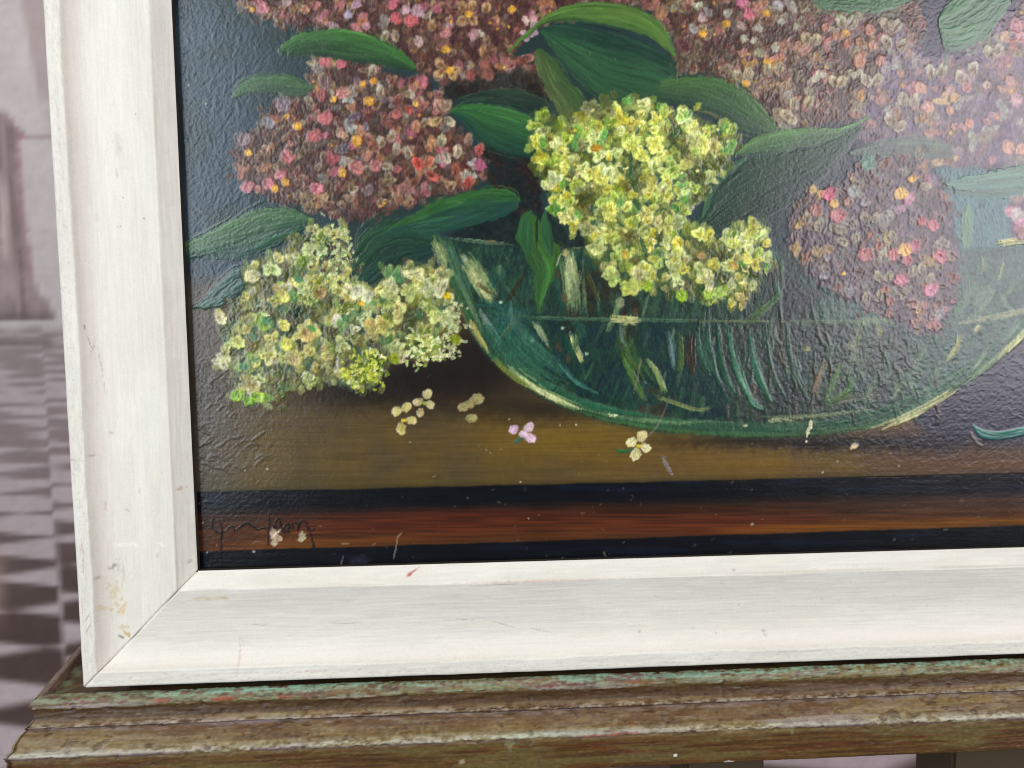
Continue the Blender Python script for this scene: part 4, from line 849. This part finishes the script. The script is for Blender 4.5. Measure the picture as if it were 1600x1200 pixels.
qid = IDS[:-1, :-1].reshape(-1)
canvas = None
for k, (nm, lb) in enumerate(MOTIFS):
    sel = Q[qid == k]
    if len(sel) == 0: continue
    used = np.unique(sel); remap = np.full(NX * NY, -1, np.int32); remap[used] = np.arange(len(used))
    if k == 0:
        canvas = mesh_obj('painted_board', CO[used], remap[sel], M_oil, picture, CL[used])
    else:
        o_ = mesh_obj(nm, CO[used], remap[sel], M_oil, canvas, CL[used])
        if lb: o_['label'] = lb
XR, ZT = 0.562, 0.368          # right and top sight edges (outside the view)
box('board_back', -.004 - PO[0], XR + .004 - PO[0], YC + .0012 - PO[1], YC + .004 - PO[1], -.004 - PO[2], ZT + .004 - PO[2], M_board, picture, 0)

# rails: local x along the rail, s across it from the outer edge (0) to the sight edge (RW)
RW = 0.07
def profile(s):
    """front surface (depth behind the front plane) across the rail"""
    y = np.zeros_like(s)
    lip = .0098
    y = np.where(s < .0022, .0022 * (1 - np.sqrt(np.clip(1 - ((.0022 - s) / .0022) ** 2, 0, 1))), 0)
    t = np.clip((s - lip) / (.0600 - lip), 0, 1)
    cove = .0088 * (np.sin(np.pi * np.clip(t, 0, 1) ** .62)) ** .9 * (1 - .12 * t)
    y = np.where(s > lip, cove * .92, y)
    bev = np.clip((s - .0600) / .010, 0, 1)
    y = np.where(s > .0600, bev * .0078 + .0003, y)
    return y

def rail(name, length, ox, oz, ang, seed, marks=None, step=.0006, label=None):
    nl = int(length / step) + 1; nsf = 118
    s = np.linspace(0, RW, nsf); a = np.linspace(0, 1, nl)
    S, Aa = np.meshgrid(s, a)
    x = S + Aa * (length - 2 * S)                # mitred ends
    xg = x
    # hand-made wobble of the arrises
    wob = .0010 * (vn(xg / .05, S * 0 + seed, 1) - .5) + .0005 * (vn(xg / .013, S * 0 + seed, 2) - .5)
    Sw = S - wob * np.exp(-((S - .0098) / .008) ** 2) * 1.3 - .8 * (.0014 * (vn(xg / .07, S * 0 + seed + 5, 3) - .5)) * np.exp(-((S - .060) / .006) ** 2)
    y = profile(np.clip(Sw, 0, RW))
    mitre = np.minimum(xg - S, (length - S) - xg)       # distance from the mitre
    br = vn(xg / .028, S / .0011, 2) * .5 + vn(xg / .012, S / .0005 , 3) * .5
    y = y - .00030 * (br - .5) - .00050 * (fbm(xg / .016, S / .010, 4, 3) - .5)
    mw = .0004 + .0006 * vn(S / .012, S * 0 + seed, 3); y = y + .0010 * np.exp(-(mitre / mw) ** 2)
    nick = ss(.80, .86, vn(xg / .004, S / .0016, 5) * .6 + vn(xg / .0015, S / .001, 1) * .4)
    lipm = np.exp(-((S - .005) / .005) ** 2)
    y = y + .0003 * nick * (.3 + .7 * lipm)
    # colour: chalky white wash over older paint, plus painted-in cove shading
    c = mix(rgb((221, 216, 201)), rgb((227, 223, 209)), ss(.3, .7, fbm(xg / .05, S / .01, 1)))
    c = c * (1 + .06 * (br[..., None] - .5))
    tone = ss(.56, .78, fbm(xg / .05, S / .0022, 2, 3)); c = mix(c, rgb((220, 215, 204)), tone * .4)
    tone = ss(.62, .8, fbm(xg / .02, S / .004, 4, 3)); c = mix(c, rgb((236, 226, 206)), tone * .35)
    c = mix(c, rgb((176, 166, 152)), (ss(.66, .84, fbm(xg / .010, S / .0011, 3, 3)) * .35) * (.25 + .75 * lipm))
    c = mix(c, rgb((170, 158, 142)), nick * .22 * (.35 + .65 * lipm))
    c = mix(c, rgb((120, 108, 96)), np.exp(-(mitre / (.6 * mw)) ** 2) * ss(.25, .75, vn(S / .009, S * 0, 2)))
    c = mix(c, rgb((188, 176, 156)), np.exp(-((S - .0603) / .0006) ** 2) * ss(.4, .8, vn(xg / .03, S * 0 + 2, 1)) * .5)
    c = mix(c, rgb((208, 206, 190)), lipm * ss(.42, .62, fbm(xg / .006, S / .0025, 5, 4)) * .35)
    c = mix(c, rgb((222, 214, 202)), ss(.0098, .0110, S) * ss(.026, .012, S) * .55)  # outer cove toned pinkish beige: its shading is put into the colour
    c = mix(c, rgb((160, 152, 138)), ss(.60, .72, fbm(xg / .0022, S / .0005, 0, 3)) * lipm * .22)
    if marks is not None:
        for (mx, ms, rx, rs_, an, colr, a_, rg) in marks:
            p = (xg - mx) * math.cos(an) + (S - ms) * math.sin(an); q = -(xg - mx) * math.sin(an) + (S - ms) * math.cos(an)
            r = np.sqrt((p / rx) ** 2 + (q / rs_) ** 2) + rg * (fbm(xg / .0020, S / .0014, 2, 4) - .5) * 3.2
            m = ss(1.3, .25, r) * a_ * .85 * (.55 + .7 * fbm(xg / .0012, S / .0008, 1, 2))
            c = mix(c, rgb(colr), m)
    # two outer-edge rows running back to the wall side, and one at the sight edge
    def row(sv, yv):
        xx = sv + a * (length - 2 * sv); return np.stack([xx, np.full(nl, yv), np.full(nl, sv)], 1)
    P = np.stack([x, y, S], -1)
    outer = [row(0., .030), row(0., .012), row(0., .006)]
    inner = [row(RW, .0084 + .0006)]
    allr = np.concatenate([np.stack(outer, 1), P, ], 1)
    cc = np.concatenate([np.repeat(c[:, :1], 3, 1), c], 1)
    co = allr.reshape(-1, 3); nc = allr.shape[1]
    ca, sa = math.cos(ang), math.sin(ang)
    q = grid_quads(nl, nc)
    o = mesh_obj(name, co, q, M_white, picture, cc.reshape(-1, 3))
    # local (x along, y back, s towards the picture) -> world plane
    R = Matrix(((ca, 0, -sa, 0), (0, 1, 0, 0), (sa, 0, ca, 0), (0, 0, 0, 1)))
    o.matrix_local = Matrix.Translation((ox - PO[0], -PO[1], oz - PO[2])) @ R
    if label: o['label'] = label
    # dark rebate edge behind the sight edge and the hidden body of the rail
    import bmesh
    bm = bmesh.new()
    prof = [(RW - .0006, .0078), (RW - .0001, .0086), (RW - .0001, .0128), (RW - .004, .0128), (RW - .004, .020), (.012, .029), (.006, .030), (.0012, .029), (.0012, .012)]
    v0 = [bm.verts.new((p0, p1, p0)) for p0, p1 in prof]; v1 = [bm.verts.new((length - p0, p1, p0)) for p0, p1 in prof]
    for i in range(len(prof) - 1): bm.faces.new((v0[i], v0[i + 1], v1[i + 1], v1[i]))
    me = bpy.data.meshes.new('rebate_edge'); bm.to_mesh(me); bm.free(); me.materials.append(M_raw)
    rb = bpy.data.objects.new('rebate_edge', me); COLL.objects.link(rb); rb.parent = o
    return o
LW, LH = XR + 2 * RW, ZT + 2 * RW
K = (118, 108, 98); Y = (196, 160, 96)
# marks: (along, across, half length, half width, angle, colour, strength, raggedness); along from the left outer corner
mk_b = [(.2043, .0663, .0042, .0008, .55, (170, 62, 66), .8, .3), (.2022, .0650, .0018, .0012, .2, (176, 72, 74), .8, .3), (.0946, .0150, .0004, .010, .06, (186, 130, 110), .55, .5), (.0960, .0244, .0003, .003, .4, (190, 140, 118), .5, .5),
        (.078, .0545, .010, .0014, .03, Y, .38, .9), (.088, .0545, .003, .0018, 0, Y, .4, .9), (.285, .0600, .06, .00035, .0, (196, 140, 112), .6, .4), (.262, .0580, .02, .0003, .03, (150, 132, 116), .6, .4),
        (.236, .0335, .0055, .00028, -.12, K, .55, .5), (.262, .0290, .012, .00026, -.32, K, .55, .4), (.285, .0245, .008, .00022, -.25, K, .4, .5), (.162, .0335, .010, .00028, .0, (150, 140, 128), .5, .4),
        (.106, .0345, .008, .00028, -.1, (150, 140, 128), .5, .4), (.36, .0455, .0022, .0002, -.6, K, .5, .4), (.40, .0190, .0018, .0004, -.7, K, .5, .4), (.432, .0180, .0014, .0022, .5, (160, 150, 140), .5, .8),
        (.415, .0375, .0006, .0005, 0, K, .8, .3), (.47, .0400, .0006, .0005, 0, K, .7, .3), (.385, .0225, .0014, .0004, -.3, K, .5, .4), (.402, .0550, .0012, .0016, .6, (186, 178, 140), .4, .7), (.41, .0620, .0010, .0012, .6, K, .35, .7),
        (.14, .0060, .010, .0007, 0, (190, 140, 120), .3, .9), (.19, .0040, .012, .0006, 0, (196, 160, 140), .3, .9), (.33, .0070, .02, .0004, .02, (176, 164, 146), .5, .6), (.45, .0080, .03, .00035, .0, (150, 140, 128), .5, .5),
        (.29, .0640, .0012, .0009, 0, (196, 206, 196), .6, .5), (.35, .0215, .0008, .0012, 0, (140, 128, 116), .6, .6)]
mk_l = [(.0560, .0190, .0085, .0040, .0, Y, .42, 1.0), (.0470, .0230, .005, .0028, .0, Y, .45, .9), (.0490, .0140, .002, .0036, 0, Y, .35, .9), (.0355, .0235, .0014, .0034, .0, Y, .5, .9), (.0310, .0250, .0016, .0030, .7, (176, 138, 62), .85, .4),
        (.0295, .0215, .0006, .0022, .6, K, .85, .5), (.0745, .0190, .0016, .0022, -.6, K, .6, .7), (.0765, .0220, .008, .0012, .1, (170, 158, 140), .5, .9), (.0700, .0250, .006, .0012, .1, (176, 164, 146), .4, .9), (.0690, .0118, .0012, .0016, 0, K, .5, .6),
        (.0520, .0030, .014, .0003, .02, (176, 140, 110), .6, .5), (.082, .0050, .010, .0004, .05, (170, 136, 110), .6, .6), (.090, .0048, .003, .0006, .3, (176, 130, 110), .5, .6), (.0460, .0060, .003, .0004, .6, K, .6, .5), (.0380, .0055, .004, .0004, .5, K, .5, .5),
        (.2230, .0120, .0016, .0004, .1, K, .9, .4), (.2145, .0135, .004, .00035, -.25, K, .7, .4), (.2100, .0150, .004, .0003, .3, K, .6, .4), (.205, .0180, .010, .00025, -.12, (150, 140, 128), .6, .4), (.1900, .0195, .008, .00022, -.05, (160, 150, 136), .6, .4),
        (.158, .0225, .0012, .0016, 0, (160, 150, 132), .5, .6), (.1240, .0640, .0018, .0015, .5, (176, 124, 96), .6, .6), (.1240, .0668, .0008, .0004, .9, K, .6, .4), (.1225, .0380, .003, .0009, 0, (190, 150, 130), .35, .6), (.1130, .0170, .003, .0007, 0, (180, 136, 124), .45, .6),
        (.1100, .0290, .0010, .0016, .6, (150, 140, 128), .6, .6), (.0880, .0275, .0015, .006, 0, (246, 244, 238), .6, .8), (.0890, .0510, .0012, .003, .3, (246, 244, 238), .7, .8), (.0820, .0480, .0018, .0010, 0, (170, 160, 146), .5, .7), (.0770, .0660, .0014, .0022, .3, (140, 128, 116), .5, .6),
        (.3000, .0370, .0005, .0005, 0, K, .7, .3), (.2830, .0345, .0005, .0005, 0, K, .8, .3), (.2830, .0325, .0005, .0005, 0, K, .8, .3), (.2870, .0500, .0006, .0005, 0, K, .8, .3), (.3140, .0340, .003, .0012, 0, (170, 158, 128), .4, .8), (.3300, .0350, .008, .0020, .05, (176, 166, 146), .35, .9),
        (.3220, .0270, .006, .00035, .1, (200, 170, 160), .5, .5), (.1450, .0120, .0010, .0022, 0, (140, 130, 116), .5, .6), (.1430, .0040, .0008, .005, .1, (170, 160, 140), .5, .7), (.3480, .0480, .0006, .0005, 0, K, .6, .3)]
rail('frame_rail', LW, -RW, -RW, 0, 3.7, mk_b, label='bottom rail of the white frame')
lr = rail('frame_rail', LH, -RW, ZT + RW, -math.pi / 2, 11.3, [(LH - m_[0],) + m_[1:4] + (-m_[4],) + m_[5:] for m_ in mk_l], label='left rail of the white frame')
rail('frame_rail', LW, XR + RW, ZT + RW, math.pi, 23.1, None, step=.004)
rail('frame_rail', LH, XR + RW, -RW, math.pi / 2, 31.9, None, step=.004)
box('foot_batten', -.05 - PO[0], XR + .05 - PO[0], .0175 - PO[1], .029 - PO[1], -.0786 - PO[2], -.067 - PO[2], M_raw, picture, 0)

# ================= THE MOULDED STAND =================
stand = empty('moulded_wooden_table', 'worn olive brown wooden table with moulded edge and flaking turquoise paint', 'table', (0.35, 0.15, -0.80))
SO = np.array(stand.location[:])
# profile: (outward from the top arris, height)
PROF = [(-.0032, -.0800), (-.0026, -.0765), (-.0020, -.0739), (-.0008, -.0735), (.0014, -.0742), (.0030, -.0754), (.0040, -.0772), (.0043, -.0790), (.0036, -.0806), (.0030, -.0814),
        (.0026, -.0835), (.0028, -.0862), (.0036, -.0888), (.0050, -.0903), (.0062, -.0908), (.0068, -.0914), (.0058, -.0921), (.0060, -.0926), (.0072, -.0938), (.0092, -.0956), (.0108, -.0978), (.0116, -.1000),
        (.0119, -.1018), (.0124, -.1026), (.0138, -.1034), (.0147, -.1042), (.0150, -.1054), (.0144, -.1066), (.0138, -.1074), (.0138, -.1150), (.0137, -.1230), (.0136, -.1272), (.0128, -.1284), (.0100, -.1288), (-.03, -.1288)]
pr = np.array(PROF); dd = np.r_[0, np.cumsum(np.hypot(*np.diff(pr, axis=0).T))]
ns = 150; sv = np.linspace(0, dd[-1] - .03, ns); po = np.interp(sv, dd, pr[:, 0]); pz = np.interp(sv, dd, pr[:, 1])
CX, CYY = -.0965, .0015                    # front left corner of the top
SPL = -.155                                # the left end runs slightly outwards as it goes back
def mould(name, start, end, outdir, along, nl, seed, label, m0, m1):
    """one straight run; start/end at the top arris; m0/m1 = along-shift per unit outward at each end (mitres)"""
    start = np.array(start, float); end = np.array(end, float); L = np.linalg.norm(end - start)
    t = np.linspace(0, 1, nl)[:, None]; o_ = po[None, :]; al = np.array(along); od = np.array(outdir)
    dist = t * (L) + (m0 * o_) * (1 - t) + (m1 * o_) * t
    n1 = fbm(dist / .05, sv[None] / .006 + seed, 1, 3); n2 = fbm(dist / .008, sv[None] / .0018 + seed, 2, 3); n3 = fbm(dist / .0022, sv[None] / .0016, 3, 3); gr = fbm(dist / .03, sv[None] / .0007 + seed, 4, 3)
    dent = ss(.62, .8, fbm(dist / .006, sv[None] / .003 + seed, 5, 3))
    rel = .0012 * (n1 - .5) + .0006 * (n2 - .5) + .0004 * (n3 - .5) - .0007 * dent
    face = ss(-.107, -.111, pz)[None] * np.ones_like(dist)
    rel = rel * (1 - .5 * face) + .0002 * face * (gr - .5)
    nrm = np.gradient(np.stack([po, pz], 1), axis=0); nrm = np.stack([-nrm[:, 1], nrm[:, 0]], 1); nrm /= np.linalg.norm(nrm, axis=1)[:, None] + 1e-9
    oo = o_ + nrm[:, 0][None] * rel; zz = pz[None] + nrm[:, 1][None] * rel
    P = start + dist[..., None] * al + oo[..., None] * od; P = np.concatenate([P, zz[..., None]], -1)
    # colours: olive brown glaze, pale worn arrises, turquoise on the top bead, purple-grey scuffs
    z = pz[None] * np.ones_like(dist)
    c = mix(rgb((118, 96, 54)), rgb((92, 64, 32)), ss(.3, .7, n1))
    c = mix(c, rgb((132, 116, 76)), ss(.5, .72, n2) * .6)
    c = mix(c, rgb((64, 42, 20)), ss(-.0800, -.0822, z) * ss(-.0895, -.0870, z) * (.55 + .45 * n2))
    bead = ss(-.0806, -.0798, z)
    c = mix(c, rgb((126, 130, 98)), bead * ss(.3, .6, n2) * .8); c = mix(c, rgb((150, 142, 132)), bead * ss(-.0775, -.0800, z) * ss(.4, .6, n1 * .6 + n2 * .4) * .8)
    tq = bead * (.35 + .65 * ss(.03, .12, dist)) * ss(-.0768, -.0742, z + .003 * (n1 - .5)) * ss(.42, .56, n3 * .5 + n1 * .5); c = mix(c, rgb((124, 172, 150)), tq * .65)
    tq2 = bead * (.3 + .7 * ss(.03, .14, dist)) * ss(.60, .72, fbm(dist / .012, sv[None] / .0009, 1, 3)); c = mix(c, rgb((130, 172, 152)), tq2 * .45)
    wine = (bead * (.55 + .45 * ss(.4, .6, n1))) * ss(.62, .70, fbm(dist / .007, sv[None] / .0018 + 4, 2, 3)); c = mix(c, rgb((108, 66, 60)), wine * .85)
    arr = np.exp(-((z + .0909) / .0011) ** 2) + .8 * np.exp(-((z + .0803) / .0010) ** 2) * ss(.35, .6, n1); c = mix(c, rgb((170, 160, 142)), np.clip(arr * ss(.30, .62, n2 * .6 + n3 * .4), 0, 1) * .9)
    grv = np.exp(-((z + .0921) / .0007) ** 2); c = mix(c, rgb((48, 34, 30)), grv * .9)
    pur = np.exp(-((z + .0932) / .0016) ** 2) * ss(.4, .65, n2); c = mix(c, rgb((112, 92, 88)), pur * .8)
    arr2 = np.exp(-((z + .1046) / .0022) ** 2); c = mix(c, rgb((172, 168, 146)), np.clip(arr2 * ss(.28, .60, n1 * .4 + n2 * .3 + n3 * .3) * 1.2, 0, 1) * .95)
    c = mix(c, rgb((104, 82, 84)), np.exp(-((z + .1062) / .0014) ** 2) * ss(.45, .6, n1) * .7)
    fc = mix(rgb((98, 72, 30)), rgb((70, 44, 16)), ss(.35, .65, gr)); fc = mix(fc, rgb((104, 96, 54)), ss(.45, .65, n1) * .6); fc = mix(fc, rgb((96, 46, 20)), ss(.62, .75, fbm(dist / .03, sv[None] / .002, 5, 3)) * .5)
    c = mix(c, fc, face)
    c = mix(c, rgb((176, 172, 156)), ss(.72, .82, fbm(dist / .009, sv[None] / .0009 + 9, 1, 4)) * .35 * (1 - .6 * face))
    c = mix(c, rgb((58, 38, 26)), dent * .5 * (1 - face)); rib = ss(.5, .7, vn(dist / .0022, sv[None] / .006, 3)) * np.exp(-((z + .0985) / .0022) ** 2) * ss(.12, .16, dist) * ss(.30, .24, dist); c = mix(c, rgb((80, 56, 28)), rib * .55)
    if seed == 5:
        c = mix(c, rgb((124, 98, 82)), bead * .85); c = mix(c, rgb((146, 124, 112)), bead * ss(-.0745, -.0737, z) * .6)
    c = mix(c, rgb((140, 124, 120)), ss(.5, .7, fbm(dist / .03, sv[None] / .003 + 3, 3, 4)) * .22 * (1 - face))
    for (d0, z0, rd, rz, colr, a_) in STM.get(name + str(int(seed)), []):
        r = np.sqrt(((dist - d0) / rd) ** 2 + ((z - z0) / rz) ** 2) + 1.2 * (n3 - .5)
        c = mix(c, rgb(colr), ss(1.1, .7, r) * a_)
    c = c * (1 + .34 * (n3[..., None] - .5) + .26 * (gr[..., None] - .5))
    q = grid_quads(nl, ns)
    if od[1] < -.5: q = q[:, ::-1]
    o = mesh_obj(name, P.reshape(-1, 3) - SO, q, M_stand, stand, c.reshape(-1, 3))
    o['label'] = label; return o
STM = {'edge_moulding2': [(.02, -.1040, .03, .0022, (172, 168, 150), .7), (.03, -.0795, .03, .0014, (156, 146, 140), .6), (.31, -.1040, .04, .0014, (158, 166, 146), .6), (.49, -.1020, .04, .0022, (160, 148, 142), .6), (.145, -.1060, .02, .0016, (112, 84, 92), .6), (.12, -.0925, .03, .0012, (124, 104, 108), .6), (.112, -.0784, .0080, .0016, (166, 92, 62), .85), (.075, -.0780, .006, .0014, (150, 82, 58), .8), (.150, -.0784, .006, .001, (150, 80, 60), .7), (.372, -.0775, .007, .0016, (124, 80, 48), .8), (.315, -.0780, .006, .001, (112, 66, 58), .8), (.335, -.0776, .005, .001, (96, 60, 60), .8),
                          (.345, -.1058, .013, .0009, (168, 104, 78), .7), (.362, -.1056, .012, .0009, (168, 100, 74), .7), (.29, -.1090, .003, .005, (140, 140, 110), .55), (.305, -.1060, .0015, .004, (140, 136, 110), .5), (.47, -.1070, .0015, .005, (140, 140, 116), .5),
                          (.395, -.1215, .0012, .0010, (236, 232, 220), .9), (.43, -.1278, .0040, .0012, (220, 214, 198), .9), (.26, -.1200, .002, .002, (200, 196, 180), .5)]}
e_l = np.array([SPL, 1.0]); e_l /= np.linalg.norm(e_l); n_l = np.array([-e_l[1], e_l[0]])
mit = (1 - abs(n_l[1])) / abs(n_l[0])
mould('edge_moulding', (CX, CYY), (.80, CYY), (0, -1), (1, 0), 1300, 2, 'long front moulding of the table edge', -1.0, 0)
mould('edge_moulding', (CX, CYY), tuple(np.array([CX, CYY]) + e_l * .32), tuple(n_l), tuple(e_l), 300, 5, 'left end moulding of the table edge', -1.0 * (1 + SPL * -1) * .85, 0)
# table top inside the arris
nx_, ny_ = 420, 110
gx_ = np.linspace(0, 1, nx_)[:, None]; gy_ = np.linspace(0, 1, ny_)[None]
py_ = CYY + .0026 + gy_ * .30 + gx_ * 0; px0 = CX + .0030 + SPL * (py_ - CYY); px_ = px0 + gx_ * (.80 - px0)
n1 = fbm(px_ / .05, py_ / .02, 1); n2 = fbm(px_ / .006, py_ / .004, 2, 3); gr = fbm(px_ / .04, py_ / .0012, 4, 3)
c = mix(rgb((108, 84, 52)), rgb((86, 62, 36)), ss(.35, .65, gr)); edge = ss(.016, .002, (px_ - px0)) ; c = mix(c, rgb((124, 146, 112)), edge * ss(.45, .65, n2) * .8); c = mix(c, rgb((124, 146, 112)), ss(.006, .001, py_ - CYY - .0026) * ss(.45, .65, n2) * .6)
c = c * (1 + .25 * (n2[..., None] - .5))
tt = mesh_obj('table_top', np.stack([px_ - SO[0], py_ - SO[1], -.0788 + .0003 * (n2 - .5) - SO[2]], -1).reshape(-1, 3), grid_quads(nx_, ny_), M_stand, stand, c.reshape(-1, 3))
box('table_underside', CX + .02 - SO[0], .795 - SO[0], .002 - SO[1], .29 - SO[1], -.126 - SO[2], -.082 - SO[2], M_raw, stand, 0)
for (x0, x1, y0, y1) in [(.318, .3735, .030, .075), (.510, .565, .030, .075), (.170, .225, .225, .27), (.730, .785, .225, .27)]:
    box('leg', x0 - SO[0], x1 - SO[0], y0 - SO[1], y1 - SO[1], -.80 - SO[2], -.1262 - SO[2], M_leg, stand, .002)

# ================= THE PRINTED BACKDROP =================
def backdrop():
    nx, ny = 380, 340
    X = np.linspace(-1.15, 2.0, nx)[None] * np.ones((ny, 1)); Z = np.linspace(1.15, -1.30, ny)[:, None] * np.ones((1, nx))
    # print coordinates, thousandths of the printed picture
    u = (X + .6228 + (.7168 - Z) * .0635) / (1.258 + .7097) * 1610 ; v = (.7168 - Z) / (.7168 + .6512) * 1200
    n1 = fbm(u / 60, v / 60, 1); n2 = fbm(u / 10, v / 8, 2, 3)
    wu = u + 5 * (n2 - .5)
    c = mix(rgb((200, 190, 188)), rgb((186, 174, 172)), n1)
    # the bay right of the pale pilaster
    seam = 34 + v * .17
    c = mix(c, rgb((166, 150, 146)), ss(-4, 4, wu - seam) * ss(210, 120, v) * .8)
    c = mix(c, rgb((170, 156, 154)), ss(-4, 6, wu - seam - 8) * ss(480, 200, v) * .5)
    c = mix(c, rgb((196, 184, 182)), np.exp(-((v - 156) / 5) ** 2) * ss(0, 8, wu - seam) * .8)
    c = mix(c, rgb((140, 118, 116)), np.exp(-((v - 203) / 4) ** 2) * ss(70, 20, np.abs(wu - 60)) * .5)
    # capital and column shaft at the far left
    colr = np.interp(v, [150, 170, 185, 200, 212, 300, 360, 415, 435, 452, 470, 482], [-6, 14, 22, 40, 27, 36, 42, 50, 58, 72, 80, 82]) + 3 * (n1 - .5)
    m = ss(6, -4, wu - colr) * ss(160, 172, v + .5 * wu * 0) * ss(484, 478, v)
    cc = mix(rgb((152, 134, 134)), rgb((128, 112, 110)), ss(.35, .7, fbm(u / 9, v / 60, 3, 3)))
    cc = mix(cc, rgb((186, 170, 164)), np.exp(-((wu - 10 - (v - 300) * .03) / 8) ** 2) * ss(250, 300, v) * ss(400, 370, v)); cc = mix(cc, rgb((170, 152, 152)), np.exp(-((v - 425) / 26) ** 2) * .7)
    cc = mix(cc, rgb((104, 86, 84)), np.exp(-((wu - 22 - (v - 300) * .1) / 4) ** 2) * .6 * ss(230, 270, v))
    cc = mix(cc, rgb((100, 84, 84)), np.exp(-((v - 474) / 7) ** 2) * .6)
    c = mix(c, cc, m * .95)
    c = mix(c, rgb((168, 116, 124)), np.exp(-((wu - colr) / 3.5) ** 2) * ss(165, 180, v) * ss(430, 400, v) * .4)
    # chequered floor running to the back
    h0 = 200.0
    fv = np.clip(v - h0, 1, None)
    w = 9633 / fv; s1 = (u + 620) / fv * 1.9
    s2 = 20 + v * .072
    side = ss(-2, 2, u - s2 - 6)
    a1 = np.abs(((w + .42) % 1) - .5) * 2; b1 = np.abs(((s1 + .35) % 1) - .5) * 2
    d = a1 + b1 - 1
    a2 = np.abs(((w + .02) % 1) - .5) * 2; b2 = np.abs(((s1 * 1.02 + .9) % 1) - .5) * 2; d2 = a2 + b2 - 1
    dk = ss(-.2, .2, d) * (1 - side) + ss(-.2, .2, d2) * side
    lt = mix(rgb((194, 178, 180)), rgb((178, 162, 162)), n1)
    dkc = mix(rgb((128, 112, 112)), rgb((86, 70, 66)), ss(620, 1000, v + 120 * (n1 - .5)))
    fl_ = mix(lt, dkc, dk * (.7 + .3 * ss(650, 900, v)))
    fl_ = mix(fl_, rgb((150, 138, 136)), ss(620, 500, v) * .35)
    fl_ = mix(fl_, rgb((190, 160, 140)), np.exp(-((u) / 14) ** 2 - ((v - 890) / 60) ** 2) * .5)
    c = mix(c, fl_, ss(478, 492, v))
    c = mix(c, rgb((206, 200, 196)), np.exp(-((v - 485) / 3.5) ** 2) * .8)
    c = mix(c, rgb((120, 106, 104)), np.exp(-((v - 512) / 9) ** 2 - (np.clip(u - 70, 0, 99) / 10) ** 2) * .75)
    c = mix(c, rgb((200, 186, 190)), np.exp(-((u - s2 - 6) / 1.6) ** 2) * ss(500, 560, v) * .4)
    c = c * (1 + .10 * (n2[..., None] - .5)) * np.array([1.07, 1.06, 1.05], np.float32)
    Y = .90 + .012 * np.sin(X * 5 + 1) + .01 * (fbm(X * 2, Z * .6, 2) - .5)
    o = mesh_obj('printed_backdrop', np.stack([X, Y, Z], -1).reshape(-1, 3), grid_quads(ny, nx)[:, ::-1], M_print, None, c.reshape(-1, 3))
    o['label'] = 'mauve backdrop cloth printed with a column and chequered floor behind the painting'; o['category'] = 'backdrop'
    sm = o.modifiers.new('cloth_thickness', 'SOLIDIFY'); sm.thickness = .002; sm.offset = 1
backdrop()
